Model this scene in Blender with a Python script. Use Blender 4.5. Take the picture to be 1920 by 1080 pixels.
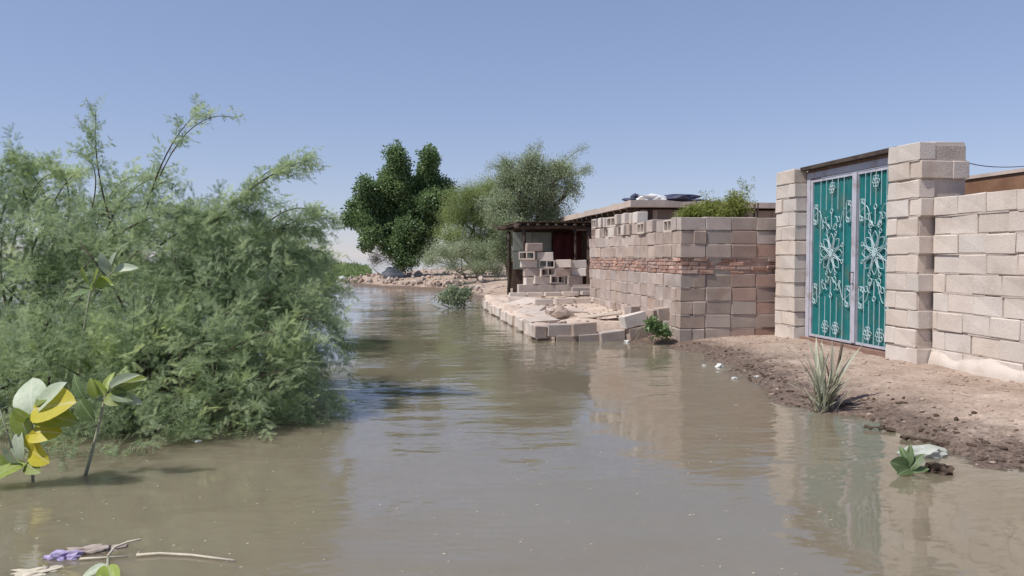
import bpy, bmesh, math, random
import numpy as np
from mathutils import Vector, Matrix
for _o in list(bpy.data.objects): bpy.data.objects.remove(_o)
random.seed(7); RNG = np.random.default_rng(7)
SC = bpy.context.scene; COL = SC.collection
# ------------------------------------------------------------------ camera, sky, sun
FPX = 1500.0; CH = 1.35
PSI = math.atan(215/FPX); TH = math.atan(58/FPX)
cd = bpy.data.cameras.new('camera'); cam = bpy.data.objects.new('camera', cd); COL.objects.link(cam)
cd.sensor_width = 36; cd.lens = 36*FPX/1920; cd.clip_start = .05; cd.clip_end = 6000
cam.location = (0, 0, CH); cam.rotation_euler = (math.pi/2-TH, 0, -PSI); SC.camera = cam
SUN_EL = math.radians(56); SUN_DIR = Vector((-math.cos(SUN_EL)*.965, -math.cos(SUN_EL)*.26, math.sin(SUN_EL))).normalized()
W = bpy.data.worlds.new('World'); SC.world = W; W.use_nodes = True
wn = W.node_tree.nodes; wl = W.node_tree.links; wn.clear()
wo = wn.new('ShaderNodeOutputWorld'); bg = wn.new('ShaderNodeBackground'); sk = wn.new('ShaderNodeTexSky')
sk.sky_type = 'NISHITA'; sk.sun_disc = False; sk.sun_elevation = SUN_EL
sk.sun_rotation = math.atan2(SUN_DIR.x, SUN_DIR.y); sk.altitude = 300; sk.air_density = 1.0; sk.dust_density = 0.0; sk.ozone_density = 4.0
gm = wn.new('ShaderNodeGamma'); gm.inputs[1].default_value = .58      # the phone's flat tone curve, the same all over the sky
tn = wn.new('ShaderNodeMix'); tn.data_type = 'RGBA'; tn.blend_type = 'MULTIPLY'; tn.inputs['Factor'].default_value = 1; tn.inputs['B'].default_value = (1.10, 1.09, 1.31, 1)
wl.new(sk.outputs[0], gm.inputs[0]); wl.new(gm.outputs[0], tn.inputs['A']); wl.new(tn.outputs['Result'], bg.inputs[0]); wl.new(bg.outputs[0], wo.inputs[0])
bg.inputs[1].default_value = .15
sd = bpy.data.lights.new('sun', 'SUN'); sd.energy = 3.9; sd.angle = math.radians(.6); sd.color = (1, .955, .885)
so = bpy.data.objects.new('sun', sd); COL.objects.link(so); so.rotation_euler = SUN_DIR.to_track_quat('Z', 'Y').to_euler()
SC.view_settings.view_transform = 'Standard'; SC.view_settings.look = 'None'; SC.view_settings.gamma = 1; SC.view_settings.exposure = 0.3

# ------------------------------------------------------------------ helpers
_s, _c = math.sin(PSI), math.cos(PSI)
def ray(px, py):
    u = (px-960)/FPX; v = (540-py)/FPX
    fy = math.cos(TH)+v*math.sin(TH); fz = -math.sin(TH)+v*math.cos(TH)
    return Vector((u*_c+fy*_s, -u*_s+fy*_c, fz))
def gz(px, py, z=0.0): r = ray(px, py); t = (z-CH)/r.z; return Vector((r.x*t, r.y*t, z))
def at(px, py, d): r = ray(px, py); return Vector((0, 0, CH))+r*d      # d metres ahead of the camera
def onx(px, py, X): r = ray(px, py); return Vector((0, 0, CH))+r*(X/r.x)
def ony(px, py, Y): r = ray(px, py); return Vector((0, 0, CH))+r*(Y/r.y)

WLOC = {}
def link(name, me, m=None, parent=None, loc=(0, 0, 0), rot=None, scale=None, kind=None):
    o = bpy.data.objects.new(name, me); COL.objects.link(o)
    if m is not None and me is not None and not me.materials: me.materials.append(m)
    loc = Vector(loc); WLOC[o] = loc
    if parent is not None: o.parent = parent; o.location = loc-WLOC[parent]
    else: o.location = loc
    if rot is not None: o.rotation_euler = rot
    if scale is not None: o.scale = scale
    if kind: o['kind'] = kind
    return o
def tag(o, label, cat, group=None):
    o['label'] = label; o['category'] = cat
    if group: o['group'] = group
    return o
def thing(name, label, cat, loc, group=None):
    return tag(link(name, None, loc=loc), label, cat, group)
def np_mesh(name, V, Fc, tint=None, smooth=False):
    """V (n,3), Fc (m,k) all faces with k corners"""
    V = np.asarray(V, dtype=np.float32); Fc = np.asarray(Fc, dtype=np.int32); m, k = Fc.shape
    me = bpy.data.meshes.new(name)
    me.vertices.add(len(V)); me.vertices.foreach_set('co', V.ravel())
    me.loops.add(m*k); me.loops.foreach_set('vertex_index', Fc.ravel())
    me.polygons.add(m); me.polygons.foreach_set('loop_start', np.arange(0, m*k, k, dtype=np.int32))
    if smooth: me.polygons.foreach_set('use_smooth', np.ones(m, dtype=bool))
    if tint is not None:
        a = me.attributes.new('tint', 'FLOAT', 'POINT'); a.data.foreach_set('value', np.asarray(tint, dtype=np.float32))
    me.update(calc_edges=True); return me
class MB:
    def __init__(s): s.v = []; s.f = []
    def add(s, v, f):
        b = len(s.v); s.v += [tuple(p) for p in v]; s.f += [tuple(b+i for i in q) for q in f]; return s
    def box(s, a, b):
        x0, y0, z0 = a; x1, y1, z1 = b
        return s.add([(x0,y0,z0),(x1,y0,z0),(x1,y1,z0),(x0,y1,z0),(x0,y0,z1),(x1,y0,z1),(x1,y1,z1),(x0,y1,z1)],
                     [(0,3,2,1),(4,5,6,7),(0,1,5,4),(1,2,6,5),(2,3,7,6),(3,0,4,7)])
    def tube(s, pts, rad, n=6, closed=False):
        P = [Vector(p) for p in pts]; m = len(P)
        R = [rad]*m if not hasattr(rad, '__len__') else rad
        vs = []; fs = []; up = None
        for i in range(m):
            if closed: t = P[(i+1) % m]-P[i-1]
            else: t = P[min(i+1, m-1)]-P[max(i-1, 0)]
            if t.length < 1e-9: t = Vector((0, 0, 1))
            t.normalize()
            if up is None: up = t.orthogonal().normalized()
            up = (up-t*up.dot(t))
            if up.length < 1e-6: up = t.orthogonal()
            up.normalize(); w = t.cross(up)
            for k in range(n):
                a = 2*math.pi*k/n; vs.append(P[i]+(up*math.cos(a)+w*math.sin(a))*R[i])
        for i in range(m if closed else m-1):
            j = (i+1) % m
            for k in range(n): fs.append((i*n+k, i*n+(k+1) % n, j*n+(k+1) % n, j*n+k))
        if not closed: fs.append(tuple(range(n-1, -1, -1))); fs.append(tuple((m-1)*n+k for k in range(n)))
        return s.add(vs, fs)
    def mesh(s, name, smooth=False):
        me = bpy.data.meshes.new(name); me.from_pydata(s.v, [], s.f); me.update()
        if smooth: me.polygons.foreach_set('use_smooth', [True]*len(me.polygons))
        return me
    def build(s, name, m, parent=None, smooth=False, kind=None): return link(name, s.mesh(name, smooth), m, parent, kind=kind)
def bez(a, b, c, n=10):
    a, b, c = Vector(a), Vector(b), Vector(c)
    return [a*(1-t)**2+b*2*t*(1-t)+c*t*t for t in [i/n for i in range(n+1)]]

# value noise in numpy
_tab = np.random.default_rng(3).random((256, 256))
def vnoise(x, y):
    xi = np.floor(x).astype(int); yi = np.floor(y).astype(int); fx = x-xi; fy = y-yi
    fx = fx*fx*(3-2*fx); fy = fy*fy*(3-2*fy)
    g = lambda a, b: _tab[a % 256, b % 256]
    return (g(xi, yi)*(1-fx)+g(xi+1, yi)*fx)*(1-fy)+(g(xi, yi+1)*(1-fx)+g(xi+1, yi+1)*fx)*fy-.5
def fbm(x, y, o=4):
    r = 0; a = 1
    for i in range(o): r = r+a*vnoise(x+17.3*i, y+9.1*i); x = x*2.03; y = y*2.03; a *= .5
    return r

# ------------------------------------------------------------------ materials
def new_mat(name):
    m = bpy.data.materials.new(name); m.use_nodes = True; nt = m.node_tree
    return m, nt, nt.nodes['Principled BSDF'], nt.nodes['Material Output']
def noise(nt, scale, detail=4, rough=.55, vec=None):
    n = nt.nodes.new('ShaderNodeTexNoise'); n.inputs['Scale'].default_value = scale; n.inputs['Detail'].default_value = detail
    n.inputs['Roughness'].default_value = rough
    if vec: nt.links.new(vec, n.inputs['Vector'])
    return n
def ramp(nt, fac, stops):
    r = nt.nodes.new('ShaderNodeValToRGB'); e = r.color_ramp.elements
    while len(e) < len(stops): e.new(.5)
    for i, (p, c) in enumerate(stops): e[i].position = p; e[i].color = (*c, 1) if len(c) == 3 else c
    nt.links.new(fac, r.inputs[0]); return r
def mixc(nt, fac, a, b, mode='MIX'):
    n = nt.nodes.new('ShaderNodeMix'); n.data_type = 'RGBA'; n.blend_type = mode
    for sock, v in ((n.inputs['Factor'], fac), (n.inputs['A'], a), (n.inputs['B'], b)):
        if hasattr(v, 'links'): nt.links.new(v, sock)
        elif isinstance(v, (int, float)): sock.default_value = v
        else: sock.default_value = (*v, 1)
    return n.outputs['Result']
def rough_mat(name, c1, c2, scale=3, rough=.9, bump=.3, bscale=40, rnd=0., c3=None, spec=.25, dist=.01, dirt=None):
    """noise-mottled surface in world space; rnd = spread of tone from piece to piece"""
    m, nt, bs, out = new_mat(name); geo = nt.nodes.new('ShaderNodeNewGeometry'); pos = geo.outputs['Position']
    n1 = noise(nt, scale, 6, .6, pos); stops = [(.32, c1), (.68, c2)]
    if c3: stops = [(.3, c1), (.55, c2), (.75, c3)]
    col = ramp(nt, n1.outputs[0], stops).outputs[0]
    n2 = noise(nt, bscale, 5, .65, pos)
    fine = ramp(nt, n2.outputs[0], [(.25, (.72, .72, .72)), (.7, (1.12, 1.12, 1.12))]).outputs[0]
    col = mixc(nt, .5, col, fine, 'MULTIPLY')
    if dirt:                                   # stains with a shape of their own
        n3 = noise(nt, dirt[1], 7, .7, pos); k = ramp(nt, n3.outputs[0], [(.52, (0, 0, 0)), (.72, (1, 1, 1))])
        col = mixc(nt, k.outputs[0], col, dirt[0])
    if rnd:
        oi = nt.nodes.new('ShaderNodeObjectInfo'); mr = nt.nodes.new('ShaderNodeMapRange')
        mr.inputs['To Min'].default_value = 1-rnd; mr.inputs['To Max'].default_value = 1+rnd
        nt.links.new(oi.outputs['Random'], mr.inputs['Value'])
        h = nt.nodes.new('ShaderNodeHueSaturation'); nt.links.new(mr.outputs[0], h.inputs['Value']); nt.links.new(col, h.inputs['Color'])
        mr2 = nt.nodes.new('ShaderNodeMapRange'); mr2.inputs['To Min'].default_value = .8; mr2.inputs['To Max'].default_value = 1.2
        wn_ = nt.nodes.new('ShaderNodeTexWhiteNoise'); wn_.noise_dimensions = '1D'; nt.links.new(oi.outputs['Random'], wn_.inputs['W'])
        nt.links.new(wn_.outputs['Value'], mr2.inputs['Value']); nt.links.new(mr2.outputs[0], h.inputs['Saturation']); col = h.outputs[0]
    nt.links.new(col, bs.inputs['Base Color']); bs.inputs['Roughness'].default_value = rough; bs.inputs['Specular IOR Level'].default_value = spec
    if bump:
        b = nt.nodes.new('ShaderNodeBump'); b.inputs['Strength'].default_value = bump; b.inputs['Distance'].default_value = dist
        nt.links.new(n2.outputs[0], b.inputs['Height']); nt.links.new(b.outputs[0], bs.inputs['Normal'])
    return m
def leaf_mat(name, stops, trans=.35, rough=.55, spec=.3):
    m, nt, bs, out = new_mat(name)
    a = nt.nodes.new('ShaderNodeAttribute'); a.attribute_name = 'tint'
    r = ramp(nt, a.outputs['Fac'], stops); nt.links.new(r.outputs[0], bs.inputs['Base Color'])
    bs.inputs['Roughness'].default_value = rough; bs.inputs['Specular IOR Level'].default_value = spec
    t = nt.nodes.new('ShaderNodeBsdfTranslucent'); nt.links.new(r.outputs[0], t.inputs[0])
    mx = nt.nodes.new('ShaderNodeMixShader'); mx.inputs[0].default_value = trans
    nt.links.new(bs.outputs[0], mx.inputs[1]); nt.links.new(t.outputs[0], mx.inputs[2]); nt.links.new(mx.outputs[0], out.inputs[0])
    return m
def big_leaf_mat(name, c1, c2, vein):
    m, nt, bs, out = new_mat(name); tc = nt.nodes.new('ShaderNodeTexCoord')
    n = noise(nt, 9, 4, .6, tc.outputs['Object']); r = ramp(nt, n.outputs[0], [(.3, c1), (.7, c2)])
    oi = nt.nodes.new('ShaderNodeObjectInfo'); mr = nt.nodes.new('ShaderNodeMapRange'); mr.inputs['To Min'].default_value = .75; mr.inputs['To Max'].default_value = 1.2
    nt.links.new(oi.outputs['Random'], mr.inputs['Value']); h = nt.nodes.new('ShaderNodeHueSaturation')
    nt.links.new(mr.outputs[0], h.inputs['Value'])
    sx = nt.nodes.new('ShaderNodeSeparateXYZ'); nt.links.new(tc.outputs['Object'], sx.inputs[0])
    ab = nt.nodes.new('ShaderNodeMath'); ab.operation = 'ABSOLUTE'; nt.links.new(sx.outputs['Y'], ab.inputs[0])
    vr = ramp(nt, ab.outputs[0], [(.0, (1, 1, 1)), (.012, (1, 1, 1)), (.03, (0, 0, 0))])
    nt.links.new(mixc(nt, vr.outputs[0], r.outputs[0], vein), h.inputs['Color'])
    nt.links.new(h.outputs[0], bs.inputs['Base Color']); bs.inputs['Roughness'].default_value = .5
    t = nt.nodes.new('ShaderNodeBsdfTranslucent'); nt.links.new(h.outputs[0], t.inputs[0])
    mx = nt.nodes.new('ShaderNodeMixShader'); mx.inputs[0].default_value = .4
    nt.links.new(bs.outputs[0], mx.inputs[1]); nt.links.new(t.outputs[0], mx.inputs[2]); nt.links.new(mx.outputs[0], out.inputs[0])
    return m
M = {}
M['block_pale'] = rough_mat('pale_concrete_block', (.55, .475, .415), (.64, .56, .495), 2.5, .92, .5, 55, .06, dirt=((.46, .38, .32), 1.6))
M['block_grey'] = rough_mat('grey_brown_concrete_block', (.36, .29, .25), (.47, .385, .335), 3, .92, .5, 55, .16, dirt=((.30, .21, .17), 1.8))
M['mortar'] = rough_mat('mortar', (.42, .35, .305), (.54, .46, .40), 6, .95, .8, 35)
M['brick'] = rough_mat('fired_brick', (.34, .20, .155), (.48, .33, .275), 5, .92, .6, 60, .25)
M['plaster'] = rough_mat('brown_plaster', (.20, .15, .12), (.30, .23, .18), 1.5, .92, .4, 25)
M['roofmud'] = rough_mat('mud_roof', (.46, .37, .31), (.58, .48, .41), 2, .95, .6, 20)
M['rust'] = rough_mat('rusty_sheet', (.17, .085, .05), (.27, .15, .09), 3, .8, .3, 30)
M['wood'] = rough_mat('weathered_wood', (.05, .035, .028), (.12, .085, .065), 8, .85, .5, 40, .2)
M['steel'] = rough_mat('grey_painted_steel', (.40, .39, .45), (.52, .51, .57), 4, .45, .1, 60, dirt=((.27, .2, .17), 3))
M['teal'] = rough_mat('teal_painted_sheet', (.008, .13, .135), (.014, .185, .185), 2.2, .5, .08, 40, spec=.4, dirt=((.09, .15, .125), 2.6))
M['whitemetal'] = rough_mat('pale_painted_iron', (.34, .47, .50), (.50, .61, .63), 9, .45, .1, 60)
M['sill'] = rough_mat('red_brown_sill', (.20, .115, .09), (.30, .19, .15), 5, .9, .4, 40)
M['stone'] = rough_mat('rubble_stone', (.34, .26, .215), (.52, .42, .35), 5, .95, .7, 35, .22)
M['bark'] = rough_mat('bark', (.06, .045, .033), (.16, .125, .095), 14, .95, .6, 50)
M['twig'] = rough_mat('pale_twig', (.48, .42, .32), (.66, .59, .47), 10, .85, .3, 50)
M['stem'] = rough_mat('green_grey_stem', (.26, .27, .18), (.42, .40, .29), 10, .7, .2, 50)
M['plastic'] = rough_mat('white_plastic', (.62, .63, .62), (.78, .78, .76), 8, .4, .2, 20)
M['bag'] = rough_mat('dull_plastic_bag', (.36, .39, .33), (.50, .51, .45), 14, .45, .3, 40)
M['bluetarp'] = rough_mat('dark_blue_tarp', (.03, .035, .07), (.09, .095, .15), 5, .6, .3, 20)
M['redcloth'] = rough_mat('red_cloth', (.055, .014, .017), (.085, .02, .023), 4, .9, .4, 30)
M['greencloth'] = rough_mat('grey_green_sheet', (.20, .215, .19), (.30, .31, .27), 2, .8, .2, 30, .15)
M['purple'] = rough_mat('purple_wrapper', (.25, .18, .38), (.5, .45, .6), 25, .4, .3, 40)
M['drybrown'] = rough_mat('dark_wet_debris', (.045, .03, .022), (.13, .09, .065), 12, .9, .8, 60)
M['dirtfloor'] = rough_mat('dusty_floor', (.42, .325, .26), (.60, .485, .40), 1.3, .95, .8, 22, c3=(.52, .42, .35), dist=.02, dirt=((.36, .25, .2), 2.5))
M['mesq'] = leaf_mat('feathery_leaf', [(0, (.08, .125, .05)), (.28, (.25, .335, .17)), (.6, (.47, .56, .345)), (1, (.58, .68, .27))], .5)
M['mesq_back'] = leaf_mat('feathery_leaf_far', [(0, (.14, .20, .08)), (.5, (.26, .35, .14)), (1, (.42, .48, .24))], .45)
M['broad'] = leaf_mat('broad_leaf', [(0, (.075, .13, .055)), (.5, (.18, .27, .11)), (.85, (.29, .38, .16)), (1, (.36, .45, .18))], .4, .4, .45)
M['acacia'] = leaf_mat('acacia_leaf', [(0, (.17, .21, .11)), (.5, (.32, .38, .22)), (1, (.48, .52, .35))], .3)
M['lime'] = leaf_mat('light_green_leaf', [(0, (.16, .21, .075)), (.5, (.29, .36, .13)), (1, (.43, .48, .21))], .35)
M['greydry'] = leaf_mat('grey_dry_leaf', [(0, (.20, .17, .14)), (.5, (.32, .29, .24)), (1, (.45, .42, .36))], .2)
M['paleg'] = leaf_mat('pale_green_leaf', [(0, (.16, .21, .12)), (.5, (.28, .35, .21)), (1, (.44, .48, .33))], .3)
M['weed'] = leaf_mat('yellow_green_weed', [(0, (.14, .17, .03)), (.5, (.24, .28, .06)), (1, (.36, .38, .13))], .35)
M['reed'] = leaf_mat('reed_leaf', [(0, (.10, .16, .05)), (.5, (.19, .27, .09)), (1, (.34, .38, .18))], .3)
M['cal_green'] = big_leaf_mat('apple_leaf_green', (.24, .32, .05), (.36, .43, .10), (.42, .46, .25))
M['cal_pale'] = big_leaf_mat('apple_leaf_pale', (.40, .47, .33), (.54, .60, .44), (.55, .58, .45))
M['cal_yellow'] = big_leaf_mat('apple_leaf_yellow', (.55, .47, .02), (.64, .57, .06), (.7, .62, .25))
M['cal_dark'] = big_leaf_mat('apple_leaf_dark', (.10, .16, .06), (.16, .23, .09), (.3, .36, .2))
M['blade'] = big_leaf_mat('grey_green_blade', (.26, .28, .19), (.42, .42, .31), (.5, .5, .38))
M['blade_dry'] = big_leaf_mat('dry_brown_blade', (.13, .09, .06), (.26, .19, .13), (.3, .24, .17))

# ground: dusty soil, darker where the flood has wetted it
def ground_mat():
    m, nt, bs, out = new_mat('dusty_soil'); geo = nt.nodes.new('ShaderNodeNewGeometry'); pos = geo.outputs['Position']
    n1 = noise(nt, 1.1, 8, .62, pos); dry = ramp(nt, n1.outputs[0], [(.3, (.30, .22, .17)), (.5, (.43, .33, .265)), (.7, (.56, .45, .37))]).outputs[0]
    n2 = noise(nt, 26, 6, .7, pos); f = ramp(nt, n2.outputs[0], [(.3, (.55, .52, .5)), (.6, (1.05, 1.05, 1.05))]).outputs[0]
    dry = mixc(nt, .8, dry, f, 'MULTIPLY')
    wetc = ramp(nt, n2.outputs[0], [(.35, (.07, .05, .04)), (.65, (.24, .175, .135))]).outputs[0]
    sx = nt.nodes.new('ShaderNodeSeparateXYZ'); nt.links.new(pos, sx.inputs[0])
    n3 = noise(nt, 2.6, 6, .7, pos)
    ma = nt.nodes.new('ShaderNodeMath'); ma.operation = 'MULTIPLY_ADD'; nt.links.new(n3.outputs[0], ma.inputs[0]); ma.inputs[1].default_value = -.145; nt.links.new(sx.outputs['Z'], ma.inputs[2])
    k = ramp(nt, ma.outputs[0], [(0, (1, 1, 1)), (.001, (.9, .9, .9)), (.06, (0, 0, 0))])
    col = mixc(nt, k.outputs[0], dry, wetc); nt.links.new(col, bs.inputs['Base Color'])
    rr = ramp(nt, k.outputs[0], [(0, (.95,)*3), (1, (.6,)*3)]); nt.links.new(rr.outputs[0], bs.inputs['Roughness']); bs.inputs['Specular IOR Level'].default_value = .25
    b = nt.nodes.new('ShaderNodeBump'); b.inputs['Strength'].default_value = .9; b.inputs['Distance'].default_value = .025
    nt.links.new(n2.outputs[0], b.inputs['Height']); nt.links.new(b.outputs[0], bs.inputs['Normal']); return m
M['ground'] = ground_mat()
def water_mat():
    m, nt, bs, out = new_mat('muddy_water'); geo = nt.nodes.new('ShaderNodeNewGeometry'); pos = geo.outputs['Position']
    n0 = noise(nt, .35, 4, .6, pos)
    col = ramp(nt, n0.outputs[0], [(.3, (.182, .154, .106)), (.7, (.212, .182, .130))]).outputs[0]
    nt.links.new(col, bs.inputs['Base Color']); bs.inputs['Roughness'].default_value = .02; bs.inputs['IOR'].default_value = 1.5
    bs.subsurface_method = 'BURLEY'; bs.inputs['Subsurface Weight'].default_value = 1; bs.inputs['Subsurface Radius'].default_value = (.5, .42, .3); bs.inputs['Subsurface Scale'].default_value = .6
    mp = nt.nodes.new('ShaderNodeMapping'); mp.inputs['Scale'].default_value = (.8, 1.5, 1); mp.inputs['Rotation'].default_value = (0, 0, .25); nt.links.new(pos, mp.inputs[0])
    a = noise(nt, 2.2, 3, .5, mp.outputs[0]); c = noise(nt, 9, 2, .5, mp.outputs[0])
    patch = noise(nt, .45, 2, .5, pos); pr = ramp(nt, patch.outputs[0], [(.38, (.12,)*3), (.62, (1,)*3)])
    s = nt.nodes.new('ShaderNodeMath'); s.operation = 'MULTIPLY_ADD'; nt.links.new(c.outputs[0], s.inputs[0]); s.inputs[1].default_value = .16; nt.links.new(a.outputs[0], s.inputs[2])
    s2 = nt.nodes.new('ShaderNodeMath'); s2.operation = 'MULTIPLY'; nt.links.new(s.outputs[0], s2.inputs[0]); nt.links.new(pr.outputs[0], s2.inputs[1])
    b = nt.nodes.new('ShaderNodeBump'); b.inputs['Strength'].default_value = 1; b.inputs['Distance'].default_value = .022
    nt.links.new(s2.outputs[0], b.inputs['Height']); nt.links.new(b.outputs[0], bs.inputs['Normal']); return m
M['water'] = water_mat()

# ------------------------------------------------------------------ ground and water
wlp = [(1920,885),(1830,862),(1740,838),(1650,808),(1600,782),(1540,772),(1470,755),(1440,728),(1400,705),(1370,690),(1330,672),(1270,652),(1180,644)]
SHORE = [(5.2,-30),(4.6,1.5),(4.1,3.4)]+[tuple(gz(*p)[:2]) for p in wlp]+[(3.3,12.7),(2.45,13.2),(2.35,20.6),(2.7,25.0),(1.9,32.0),(.4,34.6),(-1.0,36),(-2.5,41),(-3.0,50),(-1,60),(6,90),(40,160),(600,500),(600,-30)]
def sdist(x, y):
    P = np.array(SHORE); Q = np.roll(P, -1, axis=0); d = np.full(x.shape, 1e9); inside = np.zeros(x.shape, bool)
    for (ax, ay), (bx, by) in zip(P, Q):
        ex, ey = bx-ax, by-ay; t = np.clip(((x-ax)*ex+(y-ay)*ey)/(ex*ex+ey*ey), 0, 1)
        d = np.minimum(d, np.hypot(x-ax-t*ex, y-ay-t*ey))
        cr = ((ay > y) != (by > y)); xx = ex*(y-ay)/(by-ay if by != ay else 1e-9)+ax; inside ^= cr & (x < xx)
    return np.where(inside, d, -d)
def height(x, y):
    d = sdist(x, y)+.28*fbm(x*1.7, y*1.7, 4)
    near = .13*(1-np.exp(-np.maximum(d, 0)/.45))+.012*np.clip(d, 0, 3)
    far = .5*(1-np.exp(-np.maximum(d, 0)/1.6))
    k = np.clip((y-12)/9, 0, 1); k = k*k*(3-2*k)
    h = np.where(d > 0, near*(1-k)+far*k, np.maximum(d*.3, -.7))
    scarp = np.clip(1-np.abs(y-5.3)/.9, 0, 1)*np.clip(d/.12, 0, 1)*.035            # small cut bank beside the floating plant
    amp = np.clip(d/.5+.3, 0, 1)*np.clip(2-y/60, .3, 1)
    return h+scarp+amp*(.035*fbm(x*2.6, y*2.6, 5)+.022*fbm(x*9, y*9, 3)*np.clip(2.2-d, .3, 1))
def spaced(lo, a, b, hi, step, g):
    r = list(np.arange(a, b, step)); s = step; v = r[-1]
    while v < hi: s *= g; v += s; r.append(v)
    s = step; v = r[0]; l = []
    while v > lo: s *= g; v -= s; l.append(v)
    return np.array(l[::-1]+r)
gx = spaced(-1500, 3.1, 6.4, 1500, .028, 1.09); gy = spaced(-300, 4.2, 12.6, 3500, .034, 1.055)
GX, GY = np.meshgrid(gx, gy); GH = height(GX, GY)
nx, ny = len(gx), len(gy); idx = np.arange(nx*ny).reshape(ny, nx)
quads = np.stack([idx[:-1, :-1], idx[:-1, 1:], idx[1:, 1:], idx[1:, :-1]], -1).reshape(-1, 4)
link('ground', np_mesh('ground', np.stack([GX, GY, GH], -1).reshape(-1, 3), quads, smooth=True), M['ground'], kind='structure')
def hz(x, y): return float(height(np.array([[float(x)]]), np.array([[float(y)]]))[0, 0])
link('water', np_mesh('water', [(-2500,-200,0),(2500,-200,0),(2500,4500,0),(-2500,4500,0)], [(0,1,2,3)]), M['water'], kind='structure')

# ------------------------------------------------------------------ masonry kit
def block_mesh(name, l, w, h, mat, seed, bev=.009, jit=.0055):
    rn = random.Random(seed); bm = bmesh.new(); bmesh.ops.create_cube(bm, size=1)
    for v in bm.verts: v.co = Vector((v.co.x*l, v.co.y*w, v.co.z*h))
    bmesh.ops.bevel(bm, geom=list(bm.edges), offset=bev, segments=1, affect='EDGES')
    for v in bm.verts: v.co += Vector((rn.uniform(-jit, jit), rn.uniform(-jit, jit), rn.uniform(-jit, jit)))
    me = bpy.data.meshes.new(name); bm.to_mesh(me); bm.free(); me.materials.append(mat); return me
def hollow_mesh(name, l, w, h, mat):
    mb = MB(); t = .03                      # two open cells seen from the side
    for y0, y1 in ((-w/2, -w/2+t), (w/2-t, w/2)): pass
    mb.box((-l/2, -w/2, -h/2), (l/2, w/2, -h/2+t)); mb.box((-l/2, -w/2, h/2-t), (l/2, w/2, h/2))
    for x in (-l/2, -t/2, l/2-t): mb.box((x, -w/2, -h/2+t), (x+t, w/2, h/2-t))
    me = mb.mesh(name); me.materials.append(mat); return me
BL = {}
M['block_red'] = rough_mat('reddish_concrete_block', (.34, .235, .195), (.44, .32, .275), 3, .92, .5, 55, .14)
for mk in ('block_pale', 'block_grey', 'block_red'):
    BL[mk, 'full'] = [block_mesh('block', .40, .20, .20, M[mk], i) for i in range(6)]
    BL[mk, 'half'] = [block_mesh('block_half', .20, .20, .20, M[mk], 20+i) for i in range(4)]
    BL[mk, 'hollow'] = [hollow_mesh('block_hollow', .40, .20, .20, M[mk])]
BL['brick', 'full'] = [block_mesh('brick', .22, .11, .055, M['brick'], 40+i, .006, .004) for i in range(5)]
def put_block(parent, mk, kind, c, rz=0, name='block', jit=.004, sl=1., sh=1., tilt=0, roll=0):
    me = random.choice(BL[mk, kind])
    return link(name, me, None, parent, Vector(c)+Vector((random.gauss(0, jit), random.gauss(0, jit), random.gauss(0, jit*.5))),
                (random.gauss(0, .006)+tilt, random.gauss(0, .006)+roll, rz+random.gauss(0, .008)), (sl, 1, sh))
def course(parent, mk, axis, p0, length, z, pitch=.21, off=0., bl=.405, gap=.0015, skip=None, name='block', jit=.005, kind='full', face=1, bed=True, red=0):
    """one course of units along x or y from p0 (outer-face corner); unit centres sit half a thickness behind the face"""
    s = -off; th = .20 if kind != 'brick' else .11
    if name == 'block' and not skip and bed:                    # mortar bed under the course, missing here and there
        a = 0.
        while a < length-.05:
            b = min(a+random.uniform(.25, 1.5), length); r = random.uniform(.002, .008)
            lo, hi = ((p0[0]+a, p0[1]+r), (p0[0]+b, p0[1]+.15)) if axis == 'x' else ((p0[0]+r, p0[1]+a), (p0[0]+.15, p0[1]+b))
            MB().box((*lo, z-.009+random.uniform(-.002, .001)), (*hi, z+.008)).build('mortar', M['mortar'], parent)
            a = b+random.choice((.06, .12, .2, .35))
    rz = 0 if axis == 'x' else math.pi/2; mk0 = mk
    while s < length-.02:
        a = max(s, 0); b = min(s+bl, length); l = b-a
        if l > .04 and not (skip and skip((a+b)/2, z)):
            c = Vector((p0[0]+(a+b)/2, p0[1]+th/2*face, z+pitch/2)) if axis == 'x' else Vector((p0[0]+th/2*face, p0[1]+(a+b)/2, z+pitch/2))
            mk = mk0 if not red else ('block_red' if random.random() < red*min(1, a/.6)*(1 if z < 1.4 else .25) else mk0)
            if kind == 'brick': put_block(parent, 'brick', 'full', c, rz, name, jit, l/.225, random.uniform(.75, 1.05))
            elif l < .27: put_block(parent, mk, 'half', c, rz, name, jit, (l-.001)/.2)
            else: put_block(parent, mk, 'full', c, rz, name, jit, (l-.001)/.4)
        s += bl+gap
XP = 5.74                                                       # front line of the gate pillars
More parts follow.
